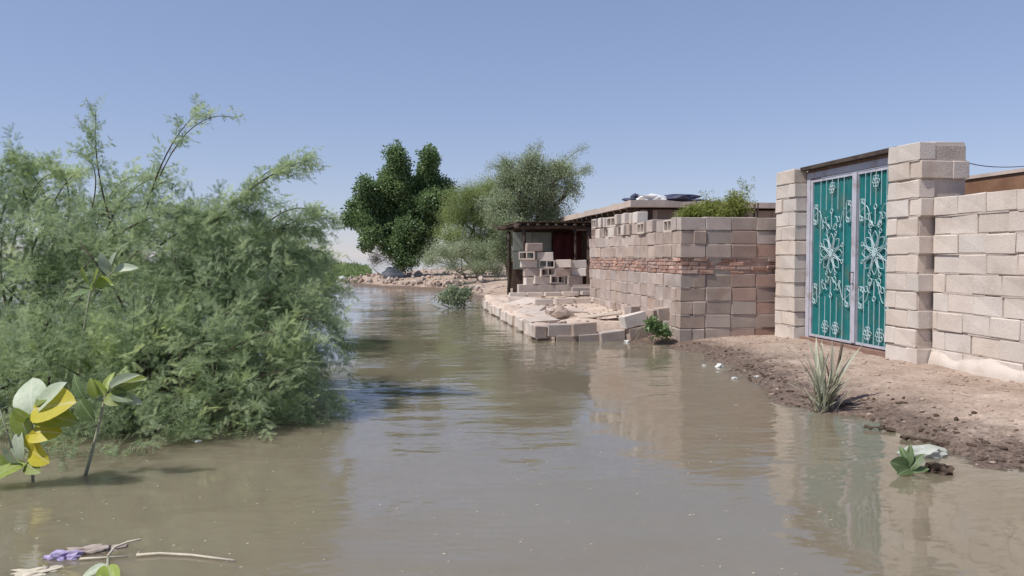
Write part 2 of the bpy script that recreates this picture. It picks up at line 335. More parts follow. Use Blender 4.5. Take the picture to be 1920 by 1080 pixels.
# --- gate pillars: pinwheel courses of hollow blocks
def pillar(label, x0, y0, z0, n, wx=.6, wy=.6, p=.21):
    t = thing('gate_pillar', label, 'pillar', (x0+wx/2, y0+wy/2, z0), 'block pillars beside the teal gate')
    MB().box((x0+.03, y0+.03, z0-.1), (x0+wx-.03, y0+wy-.03, z0+n*p-.05)).build('mortar_core', M['mortar'], t)
    for i in range(n):
        z = z0+i*p+p/2; a = i % 2 == 0; d = .10
        if a:
            U = [(x0+.2, y0+d, 0, 'full'), (x0+wx-d, y0+.2, 1, 'full'), (x0+wx-.2, y0+wy-d, 0, 'full'), (x0+d, y0+wy-.2, 1, 'full')]
        else:
            U = [(x0+d+.004, y0+.2+.03, 1, 'full'), (x0+wx-.2-.02, y0+d+.045, 0, 'full'), (x0+wx-d, y0+wy-.2, 1, 'full'), (x0+.2, y0+wy-d, 0, 'full')]
        if wx < .5: U = [(x0+.2, y0+d+(0 if a else .014), 0, 'full'), (x0+d, y0+wy-.2, 1, 'full'), (x0+wx-d, y0+wy-.2, 1, 'full')] if a else [(x0+d, y0+.2, 1, 'full'), (x0+wx-d-.006, y0+.214, 1, 'full'), (x0+.2, y0+wy-d, 0, 'full')]
        ins = random.choice((.004, .006, .008, .05)); MB().box((x0+ins, y0+(.006 if a else .034)+ins, z-p/2-.009), (x0+wx-.01, y0+wy-.01, z-p/2+.009)).build('mortar', M['mortar'], t)
        for (x, y, r, k) in U: put_block(t, 'block_pale', k, (x, y, z), r*math.pi/2, jit=.005, sl=.995, sh=.985)
    return t
pillar('tall pale block pillar at the right side of the teal gate', XP, 8.17, .12, 12)
pillar('narrower pale block pillar between the teal gate and the brick-banded wall', XP, 10.98, .12, 12, .42)

# --- wall to the right of the gate
RW = thing('boundary_wall', 'long pale concrete block wall running from the right pillar out of frame', 'wall', (XP+.26, 6.0, .1))
MB().box((XP+.19, 1.2, -.15), (XP+.335, 8.165, .12+9*.21-.04)).build('mortar_core', M['mortar'], RW)
for i in range(9): course(RW, 'block_pale', 'y', (XP+.165+.004*(i % 2), 1.2), 8.165-1.2-.01, .12+i*.21, .21, .2*((i+1) % 2)+.05+random.uniform(-.05, .05), .40+random.uniform(-.02, .02), .004, jit=.005)
vs = []; fs = []; npl = 70                                     # old plaster smeared along the foot of the wall
for k in range(npl+1):
    y = 1.25+(8.15-1.25)*k/npl; h = .10+.10*float(fbm(np.array([y*2.2]), np.array([3.]), 3)[0])+.05*random.random(); w_ = .05+.05*float(fbm(np.array([y*3.1]), np.array([9.]), 2)[0])
    vs += [(XP+.165-w_, y, .05), (XP+.165-w_*.8, y, .13+h*.35), (XP+.158, y, .14+h), (XP+.185, y, .14+h)]
for k in range(npl):
    for j in range(3): q = k*4+j; fs.append((q, q+1, q+5, q+4))
MB().add(vs, fs).build('plaster_skirt', M['block_pale'], RW, True)
# --- brick-banded compound wall (L shaped)
HX, HY = 4.28, 11.73
HW = thing('compound_wall', 'broken L-shaped wall of grey-brown blocks with a band of red bricks', 'wall', (HX, HY, .2))
HL = 5.85
MB().box((HX+.03, HY+.03, -.1), (HX+.17, HY+HL, 1.70)).build('mortar_core', M['mortar'], HW)
MB().box((HX+.171, HY+.03, -.1), (XP+.9, HY+.17, 1.72)).build('mortar_core', M['mortar'], HW)
zz = .03; n = 0
def two(z, i, pitch=.21, skips=None, skipe=None):
    o = .2 if i % 2 else 0.
    if i % 2:   # the corner block alternates between the two faces
        course(HW, 'block_grey', 'y', (HX, HY+.208), HL-.21, z, pitch, .2, skip=skips); put_block(HW, 'block_grey', 'full', (HX+.2, HY+.1, z+pitch/2), 0)
        course(HW, 'block_grey', 'x', (HX+.412, HY), 1.9, z, pitch, 0, skip=skipe, red=.75)
    else:
        course(HW, 'block_grey', 'y', (HX, HY), HL, z, pitch, 0, skip=skips)
        course(HW, 'block_grey', 'x', (HX+.206, HY+.004), 2.1, z, pitch, .2, skip=skipe, red=.75)
for i in range(5): two(.04+i*.21, i)
z = .04+5*.21
for i in range(4):
    course(HW, 'brick', 'y', (HX+.006, HY), HL, z, .062, .115*(i % 2), .225, .014, name='brick', kind='brick', jit=.007)
    course(HW, 'brick', 'x', (HX+.13, HY+.008), 2.2, z, .062, .06+.115*(i % 2), .225, .014, name='brick', kind='brick', jit=.016,
           skip=lambda s, zc: random.random() < .05)
    z += .062
for i in range(3): two(z+i*.21, i+1, skips=(lambda s, zc: s > .25) if i == 2 else None, skipe=(lambda s, zc: .85 < s < 1.0) if i == 2 else None)
zt = z+2*.21
for k, (yy, kd, up) in enumerate([(.62, 'hollow', 0), (1.05, 'full', 0), (1.5, 'full', 0), (1.95, 'hollow', 0), (2.36, 'full', 0), (2.8, 'half', 0), (3.06, 'half', 0), (3.34, 'hollow', 0), (3.72, 'half', 0), (4.0, 'full', 0), (4.45, 'hollow', 0), (4.8, 'half', 0), (5.1, 'full', 0), (5.5, 'hollow', 0)]):
    put_block(HW, 'block_grey' if k % 3 else 'block_pale', kd, (HX+.1, HY+yy, zt+.104), math.pi/2+random.gauss(0, .05), jit=.022)
for k, (yy, kd) in enumerate([(2.4, 'full'), (2.85, 'half'), (3.3, 'full'), (3.75, 'half'), (4.1, 'hollow'), (4.6, 'half'), (5.0, 'half'), (5.4, 'hollow')]): put_block(HW, 'block_pale', kd, (HX+.1, HY+yy, zt+.312), math.pi/2+random.gauss(0, .1), jit=.03)


FW = thing('firewood_stack', 'dark stack of sticks behind the wall next to the left gate pillar', 'firewood', (5.5, HY+.6, .2))
for k in range(34):
    a = Vector((random.uniform(5.25, 5.75), HY+random.uniform(.35, .8), random.uniform(.2, .5))); MB().tube(bez(a, a+Vector((random.gauss(0, .1), 0, .8)), a+Vector((random.gauss(0, .12), random.gauss(0, .1), random.uniform(1.45, 1.78))), 4), random.uniform(.012, .03), 5).build('stick', M['wood'], FW)
# --- inner house behind the compound wall
BX, BY = 5.6, 18.0
IH = thing('mud_roofed_house', 'low brown house with a flat overhanging mud roof behind the broken wall', 'house', (BX, BY, .4))
MB().box((BX+.03, BY+.03, -.2), (BX+5.2, BY+8.4, 2.46)).build('wall', M['plaster'], IH)
for i in range(7):
    course(IH, 'block_grey', 'x', (BX, BY), 3.6, .98+i*.21, .21, .2*(i % 2), jit=.008, skip=lambda s, z: .42 < s < .70 and z > 1.2)
rm = MB(); rr = random.Random(5)
NX, NY = 14, 24
top = [[(BX-.32+i*(5.8/NX)+rr.uniform(-.02, .02), BY-.25+j*(8.95/NY)+rr.uniform(-.03, .03), 2.64+rr.uniform(-.02, .02)) for i in range(NX+1)] for j in range(NY+1)]
vs = [p for r in top for p in r]; nb = len(vs); vs += [(x, y, 2.5) for x, y, _ in vs]
fs = []
for j in range(NY):
    for i in range(NX):
        a = j*(NX+1)+i; fs += [(a, a+1, a+NX+2, a+NX+1), (nb+a, nb+a+NX+1, nb+a+NX+2, nb+a+1)]
for i in range(NX): a = i; fs.append((a, nb+a, nb+a+1, a+1)); a = NY*(NX+1)+i; fs.append((a, a+1, nb+a+1, nb+a))
for j in range(NY): a = j*(NX+1); fs.append((a, a+NX+1, nb+a+NX+1, nb+a)); a = a+NX; fs.append((a, nb+a, nb+a+NX+1, a+NX+1))
RF = rm.add(vs, fs).build('roof', M['roofmud'], IH)
for k in range(15):
    y = BY+.1+k*.58; MB().tube([(BX-.30, y, 2.45), (BX+.5, y+.02, 2.45)], .045, 6).build('rafter', M['wood'], IH)
for (y, w, z0, z1) in [(BY+1.4, .5, 1.75, 2.35), (BY+3.9, .5, 1.75, 2.35)]:
    MB().box((BX+.008, y, z0), (BX+.05, y+w, z1)).build('window', M['wood'], IH)
put = MB().box((BX+.15, BY-.03, .4), (BX+.28, BY+.02, 2.44)).build('post', M['wood'], IH)
# bundles on the roof
def lumpy(name, label, cat, c, r, mat, seed, group=None, amp=.35, n=3, flat=0):
    bm = bmesh.new(); bmesh.ops.create_icosphere(bm, subdivisions=n, radius=1); rn = np.random.default_rng(seed); o = rn.random(3)*50
    from mathutils import noise as mn
    for v in bm.verts:
        k = 1+amp*mn.noise(v.co*1.7+Vector(o))+amp*.5*mn.noise(v.co*4.1+Vector(o)); v.co = Vector((v.co.x*r[0]*k, v.co.y*r[1]*k, max(v.co.z*k, -.45)*r[2]+.45*r[2]))
    me = bpy.data.meshes.new(name); bm.to_mesh(me); bm.free()
    o = link(name, me, mat, None, c); return tag(o, label, cat, group) if label else o
p = ony(1218, 374, 18.6); lumpy('tarpaulin', 'white folded sheet lying on the mud roof', 'tarpaulin', (p.x, 18.5, 2.66), (.36, .3, .12), M['plastic'], 1, amp=.6)
p = ony(1270, 374, 18.6); lumpy('tarpaulin', 'long dark blue tarpaulin bundle on the mud roof', 'tarpaulin', (p.x+.05, 19.0, 2.66), (.8, .4, .13), M['bluetarp'], 2, amp=.9)
p = ony(1196, 374, 19.4); lumpy('tarpaulin', 'small dark bundle at the edge of the mud roof', 'tarpaulin', (p.x, 19.4, 2.66), (.3, .3, .15), M['bluetarp'], 3, amp=.6)

# --- open shelter beside it
SY = 20.2
SX0, SX1 = 3.15, 4.95
SH = thing('lean_to_shelter', 'dark open lean-to of poles with a brushwood roof beside the trees', 'shelter', (4.0, SY, .4))
for x, y, r in [(SX0+.05, SY, .05), (SX1-.05, SY, .07), (SX0+.02, SY+2.6, .05), (SX1, SY+2.6, .05), (SX1-.42, SY-.02, .035)]:
    MB().tube(bez((x, y, .25), (x+.03, y, 1.2), (x, y, 2.08), 5), r, 7).build('post', M['wood'], SH, True)
MB().tube([(SX0-.2, SY-.02, 2.11), (4.1, SY-.03, 2.13), (SX1+.05, SY-.02, 2.1)], .055, 7).build('beam', M['wood'], SH, True)
MB().tube([(SX0-.3, SY+2.6, 2.16), (SX1+.1, SY+2.6, 2.16)], .05, 7).build('beam', M['wood'], SH, True)
for k in range(9):
    x = SX0-.1+k*.24; MB().tube([(x, SY-.25+random.uniform(-.1, .05), 2.17), (x+random.uniform(-.05, .05), SY+2.9, 2.2)], .03, 5).build('roof_pole', M['wood'], SH)
brush = MB()
for k in range(150):
    a = Vector((random.uniform(SX0-.1, SX1+.1), random.uniform(SY-.1, SY+2.7), random.uniform(2.17, 2.23))); an = random.uniform(0, math.pi)
    brush.tube([a, a+Vector((math.cos(an)*.5, math.sin(an)*.5, random.uniform(-.03, .05)))], .012, 3)
MB().box((SX0-.12, SY-.12, 2.235), (SX1+.12, SY+2.8, 2.25)).build('roof_mat', M['wood'], SH)  # sheet added over the poles to keep sun out of the interior
brush.build('brushwood', M['wood'], SH, kind='stuff')
MB().tube([(SX1-.5, SY-.02, 1.25), (SX1, SY-.02, 1.24)], .035, 6).build('rail', M['wood'], SH)
MB().box((SX1-.40, SY-.03, .5), (SX1-.34, SY+.03, 1.25)).build('stile', M['twig'], SH)
SWb = thing('shelter_wall', 'grey-green sheet wall closing the back of the dark lean-to', 'wall', (4.0, SY+1.2, .4))
for i in range(2):
    for k in range(2):
        MB().box((SX0-.05+k*.53, SY+1.18, 1.02+i*.5), (SX0+.465+k*.53, SY+1.22+.01*i, 1.50+i*.52)).build('panel', M['greencloth'], SWb)
MB().box((SX0-.05, SY+1.24, .3), (SX1+.2, SY+1.3, 2.08)).build('backing', M['wood'], SWb)
cl = MB(); vs = []; fs = []
for j in range(9):
    for i in range(13):
        vs.append((SX0+1.02+i*.062, SY+1.0+.04*math.sin(i*1.5+j*.2), 2.05-j*.16+.02*math.sin(i)))
for j in range(8):
    for i in range(12): a = j*13+i; fs.append((a, a+1, a+14, a+13))
o = cl.add(vs, fs).build('hanging_cloth', M['redcloth'], None, True); tag(o, 'dark red cloth hanging inside the lean-to', 'cloth'); o.modifiers.new('thick', 'SOLIDIFY').thickness = .012
LW = thing('low_wall', 'low tumbled wall of pale blocks in front of the dark lean-to', 'wall', (3.9, SY-.6, .4))
MB().box((SX0-.15, SY-.50, .2), (SX1-.05, SY-.18, .66)).build('mud_base', M['mortar'], LW)
rr = random.Random(9)
for i in range(5):
    x = SX0-.1+.0; s = rr.uniform(0, .2)
    top_here = 5-i
    while x+s < SX1-.5-.28*max(0, i-2)+(0 if i < 4 else -.6):
        kd = rr.choice(['full', 'full', 'half', 'hollow'])
        l = .2 if kd == 'half' else .4
        if rr.random() > .14+.05*i: put_block(LW, rr.choice(['block_pale', 'block_grey']), kd, (x+s+l/2, SY-.36+rr.uniform(-.03, .03), .765+i*.205-.205*(0 if i else 0)), rr.gauss(0, .16), jit=.025, roll=rr.gauss(0, .03))
        s += l+.02
put_block(LW, 'block_grey', 'full', (SX1-.3, SY-.52, .5), 0, sl=1.6)

# --- rust-roofed shed behind the right wall
DX = 8.5
RS = thing('rusty_roofed_shed', 'shed with a rust-brown roof edge showing above the right-hand wall', 'shed', (10, 8, .1))
MB().box((DX+.35, 3.0, -.1), (DX+4, 10.5, 2.45)).build('wall', M['plaster'], RS)
mb = MB(); 
mb.add([(DX, 2.6, 2.57), (DX+4.4, 2.6, 2.9), (DX+4.4, 11.6, 2.9), (DX, 11.6, 2.57), (DX, 2.6, 2.52), (DX+4.4, 2.6, 2.85), (DX+4.4, 11.6, 2.85), (DX, 11.6, 2.52)], [(0,1,2,3),(4,7,6,5),(0,4,5,1),(1,5,6,2),(2,6,7,3),(3,7,4,0)]); mb.build('roof', M['roofmud'], RS)
MB().box((DX+.03, 2.65, 2.26), (DX+.09, 11.55, 2.518)).build('fascia', M['rust'], RS)
w = MB().tube(bez((XP+.55, 8.6, 2.60), (7.2, 9.2, 2.38), (DX+.1, 9.6, 2.6), 12), .006, 4).build('cable', M['wood']); tag(w, 'thin cable running from the right pillar to the shed roof', 'cable')

# ------------------------------------------------------------------ the gate
GXX = XP+.20; GY0, GY1 = 8.775, 10.97; ZB, ZT = .21, 2.46
G = thing('double_gate', 'teal sheet-metal double gate with pale wrought-iron rosettes and scrolls', 'gate', (GXX, (GY0+GY1)/2, .12))
MB().box((GXX-.11, GY0-.0, -.05), (GXX+.16, GY1, .19)).build('sill', M['sill'], G)
FRM = MB().box((GXX-.03, GY1-.10, .19), (GXX+.05, GY1-.002, 2.56)).box((GXX-.03, GY0+.002, .19), (GXX+.05, GY0+.06, 2.56)).box((GXX-.03, GY0+.06, 2.478), (GXX+.05, GY1-.10, 2.56)).build('gate_frame', M['steel'], G)
MB().add([(GXX-.12, GY0-.02, 2.602), (GXX+.2, GY0-.02, 2.60), (GXX+.2, GY1+.03, 2.60), (GXX-.12, GY1+.03, 2.602), (GXX-.12, GY0-.02, 2.655), (GXX+.2, GY0-.02, 2.66), (GXX+.2, GY1+.03, 2.655), (GXX-.12, GY1+.03, 2.65)],
         [(0,3,2,1),(4,5,6,7),(0,1,5,4),(1,2,6,5),(2,3,7,6),(3,0,4,7)]).build('lintel', M['wood'], G)
MB().box((GXX-.02, GY0+.01, 2.562), (GXX+.04, GY1-.01, 2.60)).build('packing_board', M['sill'], G)
YC = 9.72
def ring2(cy, cz, r, n=14): return [(cy+r*math.cos(2*math.pi*k/n), cz+r*math.sin(2*math.pi*k/n)) for k in range(n)]
def leaf(y0, y1):
    w = y1-y0; LF = link('gate_leaf', None, None, G, (GXX, y0, ZB))
    xf = GXX-.004
    # ribbed sheet
    n = 14; pr = []
    for k in range(n):
        a = y0+.035+(w-.07)*k/n; st = (w-.07)/n; pr += [(xf+.016, a), (xf+.016, a+st*.55), (xf+.004, a+st*.68), (xf+.004, a+st*.87)]
    pr.append((xf+.016, y1-.035)); vs = []; fs = []
    for (x, y) in pr: vs += [(x, y, ZB+.02), (x, y, ZT-.02)]
    for k in range(len(pr)-1): fs.append((2*k, 2*k+1, 2*k+3, 2*k+2))
    o = MB().add(vs, fs).build('sheet', M['teal'], LF); o.modifiers.new('thick', 'SOLIDIFY').thickness = .003
    MB().box((xf-.018, y0, ZB), (xf+.02, y0+.05, ZT)).box((xf-.018, y1-.05, ZB), (xf+.02, y1, ZT)).box((xf-.016, y0+.05, ZB), (xf+.02, y1-.05, ZB+.03)).box((xf-.016, y0+.05, ZT-.04), (xf+.02, y1-.05, ZT)).build('leaf_frame', M['steel'], LF)
    xo = xf-.020
    H = ZT-ZB; yc = (y0+y1)/2; zc = ZB+H*.53
    T = lambda pts, r=.0075, cl=False, mbb=None: mbb.tube([(xo, a, b) for a, b in pts], r*.72, 5, cl)
    for k, fy in enumerate((.24, .37, .5, .63, .76)):
        y = y0+w*fy
        segs = [(ZB+.03, ZT-.03)] if k in (0, 4) else [(ZB+.03, zc-.6), (zc+.6, ZT-.03)]
        for a, b in segs: MB().tube([(xo+.004, y, a), (xo+.004, y, b)], .0055, 5).build('bar', M['whitemetal'], LF)
    rs = MB(); T(ring2(yc, zc, .055), .012, True, rs); rs.add([(xo-.012, yc+.05*math.cos(k*math.pi/4), zc+.05*math.sin(k*math.pi/4)) for k in range(8)], [tuple(range(8))])
    for k in range(8):
        an = k*math.pi/4+math.pi/8; cy, cz = math.cos(an), math.sin(an)
        T([(yc+cy*.06, zc+cz*.06), (yc+cy*.27, zc+cz*.27)], .011, False, rs)
        an2 = an+math.pi/8; T([(yc+math.cos(an2+w2*math.sin(q*math.pi/9))*(.075+.2*q/9), zc+math.sin(an2+w2*math.sin(q*math.pi/9))*(.075+.2*q/9)) for w2 in (-.3, .3) for q in (range(10) if w2 < 0 else range(9, -1, -1))], .007, True, rs)
        T(ring2(yc+cy*.295, zc+cz*.295, .026, 8), .008, True, rs)
    rs.build('rosette', M['whitemetal'], LF)
    def flourish(cy, cz, sg, s=1.):
        f = MB(); T([(cy, cz), (cy, cz+sg*.14*s)], .011, False, f); T(ring2(cy, cz+sg*.15*s, .022*s, 8), .009, True, f)
        for q in (-1, 1):
            T([(cy+q*(.02+.09*s*math.sin(t*2.6)), cz+sg*s*(-.02+.17*t-.05*t*t)) for t in [i/7 for i in range(8)]], .008, False, f)
            T(ring2(cy+q*.12*s, cz+sg*.07*s, .026*s, 9), .007, True, f); T(ring2(cy+q*.065*s, cz+sg*.0*s, .03*s, 9), .007, True, f)
        f.build('flourish', M['whitemetal'], LF)
    flourish(yc, zc+.36, 1, 1.45); flourish(yc, zc-.36, -1, 1.45)
    def scroll(cy, cz, q):
        f = MB()
        for e in (-1, 1):
            T([(cy+e*.055, cz+.11-.22*t) for t in [i/4 for i in range(5)]], .008, False, f)
            T([(cy+e*.055-e*.035+e*.035*math.cos(a), cz+.11+.03*math.sin(a)) for a in [i*math.pi*1.4/8 for i in range(9)]], .008, False, f)
            T([(cy+e*.055-e*.035+e*.035*math.cos(a), cz-.11-.03*math.sin(a)) for a in [i*math.pi*1.4/8 for i in range(9)]], .008, False, f)
        T([(cy+.055*math.sin(t*6.28), cz-.1+.2*t) for t in [i/10 for i in range(11)]], .008, False, f)
        T([(cy+q*.08+q*.12*t, cz+(.05-.22*t*t)*(1 if cz > zc else -1)) for t in [i/6 for i in range(7)]], .008, False, f)
        T(ring2(cy+q*.2, cz-.18*(1 if cz > zc else -1), .022, 8), .009, True, f)
        f.build('scroll', M['whitemetal'], LF)
    for fz in (.275, .775):
        scroll(y0+.15, ZB+H*fz, 1); scroll(y1-.15, ZB+H*fz, -1)
    def flower(cy, cz, s=1.):
        f = MB(); T([(cy, cz-.09*s), (cy, cz+.09*s)], .011, False, f)
        for k in range(6): an = k*math.pi/3; T(ring2(cy+.06*s*math.cos(an), cz+.06*s*math.sin(an), .027*s, 8), .007, True, f)
        f.build('flower', M['whitemetal'], LF)
    flower(yc-.13, ZB+.17); flower(yc+.13, ZB+.17); flower(yc, ZT-.16, .9)
    return LF
leaf(YC+.006, GY1-.105); leaf(GY0+.065, YC-.006)
MB().box((GXX-.045, YC-.05, ZB+.02), (GXX-.026, YC+.05, ZT-.01)).build('meeting_post', M['steel'], G)
MB().tube([(GXX-.05, YC-.02, 1.15), (GXX-.1, YC-.02, 1.15), (GXX-.1, YC-.02, 1.0), (GXX-.05, YC-.02, 1.0)], .009, 6).build('handle', M['wood'], G)

# ------------------------------------------------------------------ broken foundation in front of the compound wall
FD = thing('foundation_slab', 'low dusty block-edged foundation jutting into the water below the broken wall', 'foundation', (3.2, 16, 0))
fx0 = 2.2; vs = []; fs = []; NX, NY = 50, 150
for j in range(NY+1):
    for i in range(NX+1):
        y = 12.93+j*(20.9-12.93)/NY; x = fx0+.03+i*(HX+.02-fx0-.03)/NX; vs.append((x, y))
A = np.array(vs); 
zf = .235+.012*np.clip(A[:, 1]-13, 0, 20)+.03*np.clip(A[:, 0]-fx0-.3, 0, 5)+.05*fbm(A[:, 0]*1.6, A[:, 1]*1.6, 5)+.03*np.clip(fbm(A[:, 0]*5, A[:, 1]*3, 3), 0, 1)
edge = (A[:, 0] < fx0+.06) | (A[:, 1] < 12.95); zf = np.where(edge, -.1, zf); zf = zf+.03*np.exp(-np.abs(A[:, 0]-fx0-.15)/.12)*(1-edge)
idx = np.arange((NX+1)*(NY+1)).reshape(NY+1, NX+1)
q4 = np.stack([idx[:-1, :-1], idx[:-1, 1:], idx[1:, 1:], idx[1:, :-1]], -1).reshape(-1, 4)
link('earth_fill', np_mesh('earth_fill', np.column_stack([A, zf]), q4, smooth=True), M['dirtfloor'], FD)
course(FD, 'block_pale', 'y', (fx0, 12.9), 7.7, .025, .21, 0, jit=.022, skip=lambda s, z_: random.random() < .1, bed=False)
course(FD, 'block_grey', 'y', (fx0+.03, 12.9), 7.7, -.17, .21, .2, jit=.02, bed=False)
# front row, tumbled towards the house corner
for (px, py, kd, rz, tl, mk) in [(1012, 622, 'half', .05, .03, 'block_grey'), (1049, 619, 'full', -.02, .02, 'block_grey'), (1095, 617, 'full', .12, -.04, 'block_grey'), (1187, 600, 'full', .22, -.05, 'block_pale'), (1197, 624, 'full', .16, .0, 'block_grey'), (1145, 632, 'full', .08, .05, 'block_grey'), (1105, 637, 'full', .04, .06, 'block_grey'), (1065, 640, 'full', .0, .03, 'block_grey'), (1252, 588, 'full', .1, 0, 'block_grey'), (1262, 612, 'full', .06, 0, 'block_pale'), (1230, 592, 'half', .2, 0, 'block_grey')]:
    c = ony(px, py, 12.78-.0018*(px-1000)); put_block(FD, mk, kd, c, rz, jit=.006, tilt=tl, roll={(1187, 600): -.2, (1145, 632): -.1, (1197, 624): -.16, (1095, 617): -.07, (1105, 637): -.05, (1252, 588): -.08, (1012, 622): .05}.get((px, py), 0))
for k in range(4): put_block(FD, 'block_pale', 'full', (3.15+k*.43, 17.0+.05*k, .40), .03, jit=.02, sh=.6)
put_block(FD, 'block_grey', 'half', (fx0+.1, 20.75, .17), .3)
for (x, y, z, a, b, c, l, w_) in [(2.75, 14.3, .30, .10, -.08, .4, .7, .5), (2.62, 15.6, .29, -.06, -.12, 1.2, .8, .45), (3.3, 15.2, .31, .05, .06, .1, .6, .5), (2.8, 17.6, .33, .06, -.1, .8, .9, .5), (3.5, 13.6, .33, -.1, -.14, -.2, .75, .5), (2.42, 13.4, .27, .08, -.05, .2, .5, .4), (3.0, 18.6, .36, .05, .05, .5, .7, .5)]:
    link('slab_piece', block_mesh('slab_piece', l, w_, .06, M['block_pale'] if random.random() < .6 else M['mortar'], int(x*100), .01, .012), None, FD, (x, y, z), (a, b, c))
# far terrace steps
for k in range(5): put_block(FD, 'block_pale', 'full', (2.9+k*.45, 19.3+.04*k, .44), .05, jit=.02, sh=.5)
def stone(name, label, c, r, seed, mat='stone', group=None, cat='stone'):
    o = lumpy(name, label, cat, c, r, M[mat], seed, group, .5, 2); o.rotation_euler.z = seed; return o
c = ony(1052, 589, 13.9); stone('loose_stone', 'largest pale stone lying on the foundation slab', (c.x, 13.9, .27), (.19, .15, .13), 11)
c = ony(1033, 584, 14.1); stone('loose_stone', 'smaller pale stone left of the largest on the foundation slab', (c.x, 14.1, .28), (.1, .12, .11), 12)
c = ony(1057, 598, 13.7); stone('loose_stone', 'dark flat stone in front of the pale stones on the slab', (c.x, 13.62, .25), (.12, .08, .05), 13, 'drybrown')
t = thing('loose_block', 'single concrete block standing on the slab before the wall', 'block', (0, 0, 0)); bpy.data.objects.remove(t)
c = ony(1186, 578, 13.4); o = put_block(None, 'block_grey', 'half', (c.x, 13.4, .40), .3, 'loose_block'); tag(o, 'single small grey block standing on the slab before the wall', 'block')

# ------------------------------------------------------------------ rubble on the far bank
RB = thing('rubble_heap', 'heap of broken stones along the waterline under the far trees', 'rubble', (0, 36, .2))
SM = []
for k in range(6):
    bm = bmesh.new(); bmesh.ops.create_icosphere(bm, subdivisions=1, radius=1)
    for v in bm.verts: v.co *= random.uniform(.65, 1.15)
    me = bpy.data.meshes.new('stone'); bm.to_mesh(me); bm.free(); me.materials.append(M['stone']); SM.append(me)
for k in range(190):
    px = random.uniform(645, 905); t = random.random(); base = np.interp(px, [640, 700, 760, 830, 905], [531, 538, 541, 544, 556])
    p = gz(px, base-1-t*t*16, .0); r = random.uniform(.05, .17)*(1.25 if random.random() < .2 else 1)
    link('stone', random.choice(SM), None, RB, (p.x, p.y, max(hz(p.x, p.y), 0)+r*.3), (random.random()*3, random.random()*3, random.random()*6), (r*random.uniform(.8, 1.6), r, r*random.uniform(.5, .9)))
c = gz(745, 516, .45); 
lumpy('rubbish_sack', 'whitish rubbish sack lying on the far bank under the dark tree', 'sack', (c.x-.2, c.y, hz(c.x, c.y)-.02), (.5, .35, .35), M['plastic'], 31)
c = gz(641, 527, 0); lumpy('floating_litter', 'white scrap of litter floating off the tip of the far bank', 'litter', (c.x, c.y, -.02), (.3, .2, .2), M['plastic'], 32)

# ------------------------------------------------------------------ foliage kit
def unit(v): return v/np.maximum(np.linalg.norm(v, axis=-1, keepdims=True), 1e-9)
def spray_proto(rng, L=.3, nleaf=9, npin=3, pairs=7, ll=.016, lw=.0062):
    tris = []
    for i in range(nleaf):
        t = (i+.6)/nleaf; base = np.array([L*t, 0, -.22*L*t*t]); sd = 1 if i % 2 else -1
        an = rng.uniform(.5, 1.15)*sd if i < nleaf-1 else rng.uniform(-.2, .2); el = rng.normal(-.05, .6)
        ld = np.array([math.cos(an)*math.cos(el), math.sin(an)*math.cos(el), math.sin(el)])
        pet = base+ld*.012
        for j in range(npin):
            a2 = (j-(npin-1)/2)*.55+rng.normal(0, .1); ca, sa = math.cos(a2), math.sin(a2)
            pd = np.array([ld[0]*ca-ld[1]*sa, ld[0]*sa+ld[1]*ca, ld[2]+rng.normal(-.1, .15)]); pd /= np.linalg.norm(pd)
            side = np.cross(pd, [0, 0, 1]); side /= max(np.linalg.norm(side), 1e-6); side = side+np.array([0, 0, rng.normal(0, .35)])
            pl = rng.uniform(.065, .105)
            for q in range(pairs):
                b = pet+pd*(pl*(q+.7)/pairs)
                for sg in (-1, 1):
                    tip = b+sg*side*ll+pd*ll*.35
                    tris.append([b-pd*lw*.5, b+pd*lw*.5, tip])
    return np.array(tris)
def clump_proto(rng, n=12, r=.22, ll=.12, lw=.06):
    """a tuft of diamond leaves, returned as triangles"""
    tris = []
    for i in range(n):
        p = rng.normal(0, 1, 3); p = p/np.linalg.norm(p)*r*rng.random()**.4; d = unit(p+rng.normal(0, .5, 3)*r+np.array([0, 0, -.25*r])); s = unit(np.cross(d, rng.normal(0, 1, 3)))
        l = ll*rng.uniform(.7, 1.25); w_ = lw*rng.uniform(.7, 1.2)
        a, b, c, e = p, p+d*l*.45+s*w_*.5, p+d*l, p+d*l*.45-s*w_*.5
        tris += [[a, b, c], [a, c, e]]
    return np.array(tris)
def frames(dirs, rng, roll=.5):
    x = unit(dirs); up = np.array([0, 0, 1.])+rng.normal(0, roll, dirs.shape); y = unit(np.cross(up, x)); z = np.cross(x, y)
    return np.stack([x, y, z], -1)
def scatter(protos, P, D, S, T, rng, roll=.5):
    """stamp prototypes at P along D with scale S and tint T -> vertices, tints"""
    Rm = frames(D, rng, roll); k = rng.integers(0, len(protos), len(P)); VV = []; TT = []
    for i, pr in enumerate(protos):
        m = k == i
        if not m.any(): continue
        v = np.einsum('nij,tcj->ntci', Rm[m], pr)*S[m][:, None, None, None]+P[m][:, None, None, :]
        tt = T[m][:, None]+rng.normal(0, .12, (m.sum(), len(pr)))
        VV.append(v.reshape(-1, 3)); TT.append(np.repeat(np.clip(tt, 0, 1).reshape(-1), 3))
    return np.concatenate(VV), np.concatenate(TT)
def leaf_object(name, chunks, mat, parent):
    V = np.concatenate([c[0] for c in chunks])-np.array(WLOC[parent]); T = np.concatenate([c[1] for c in chunks])
    return link(name, np_mesh(name, V, np.arange(len(V)).reshape(-1, 3), T), mat, parent, WLOC[parent])
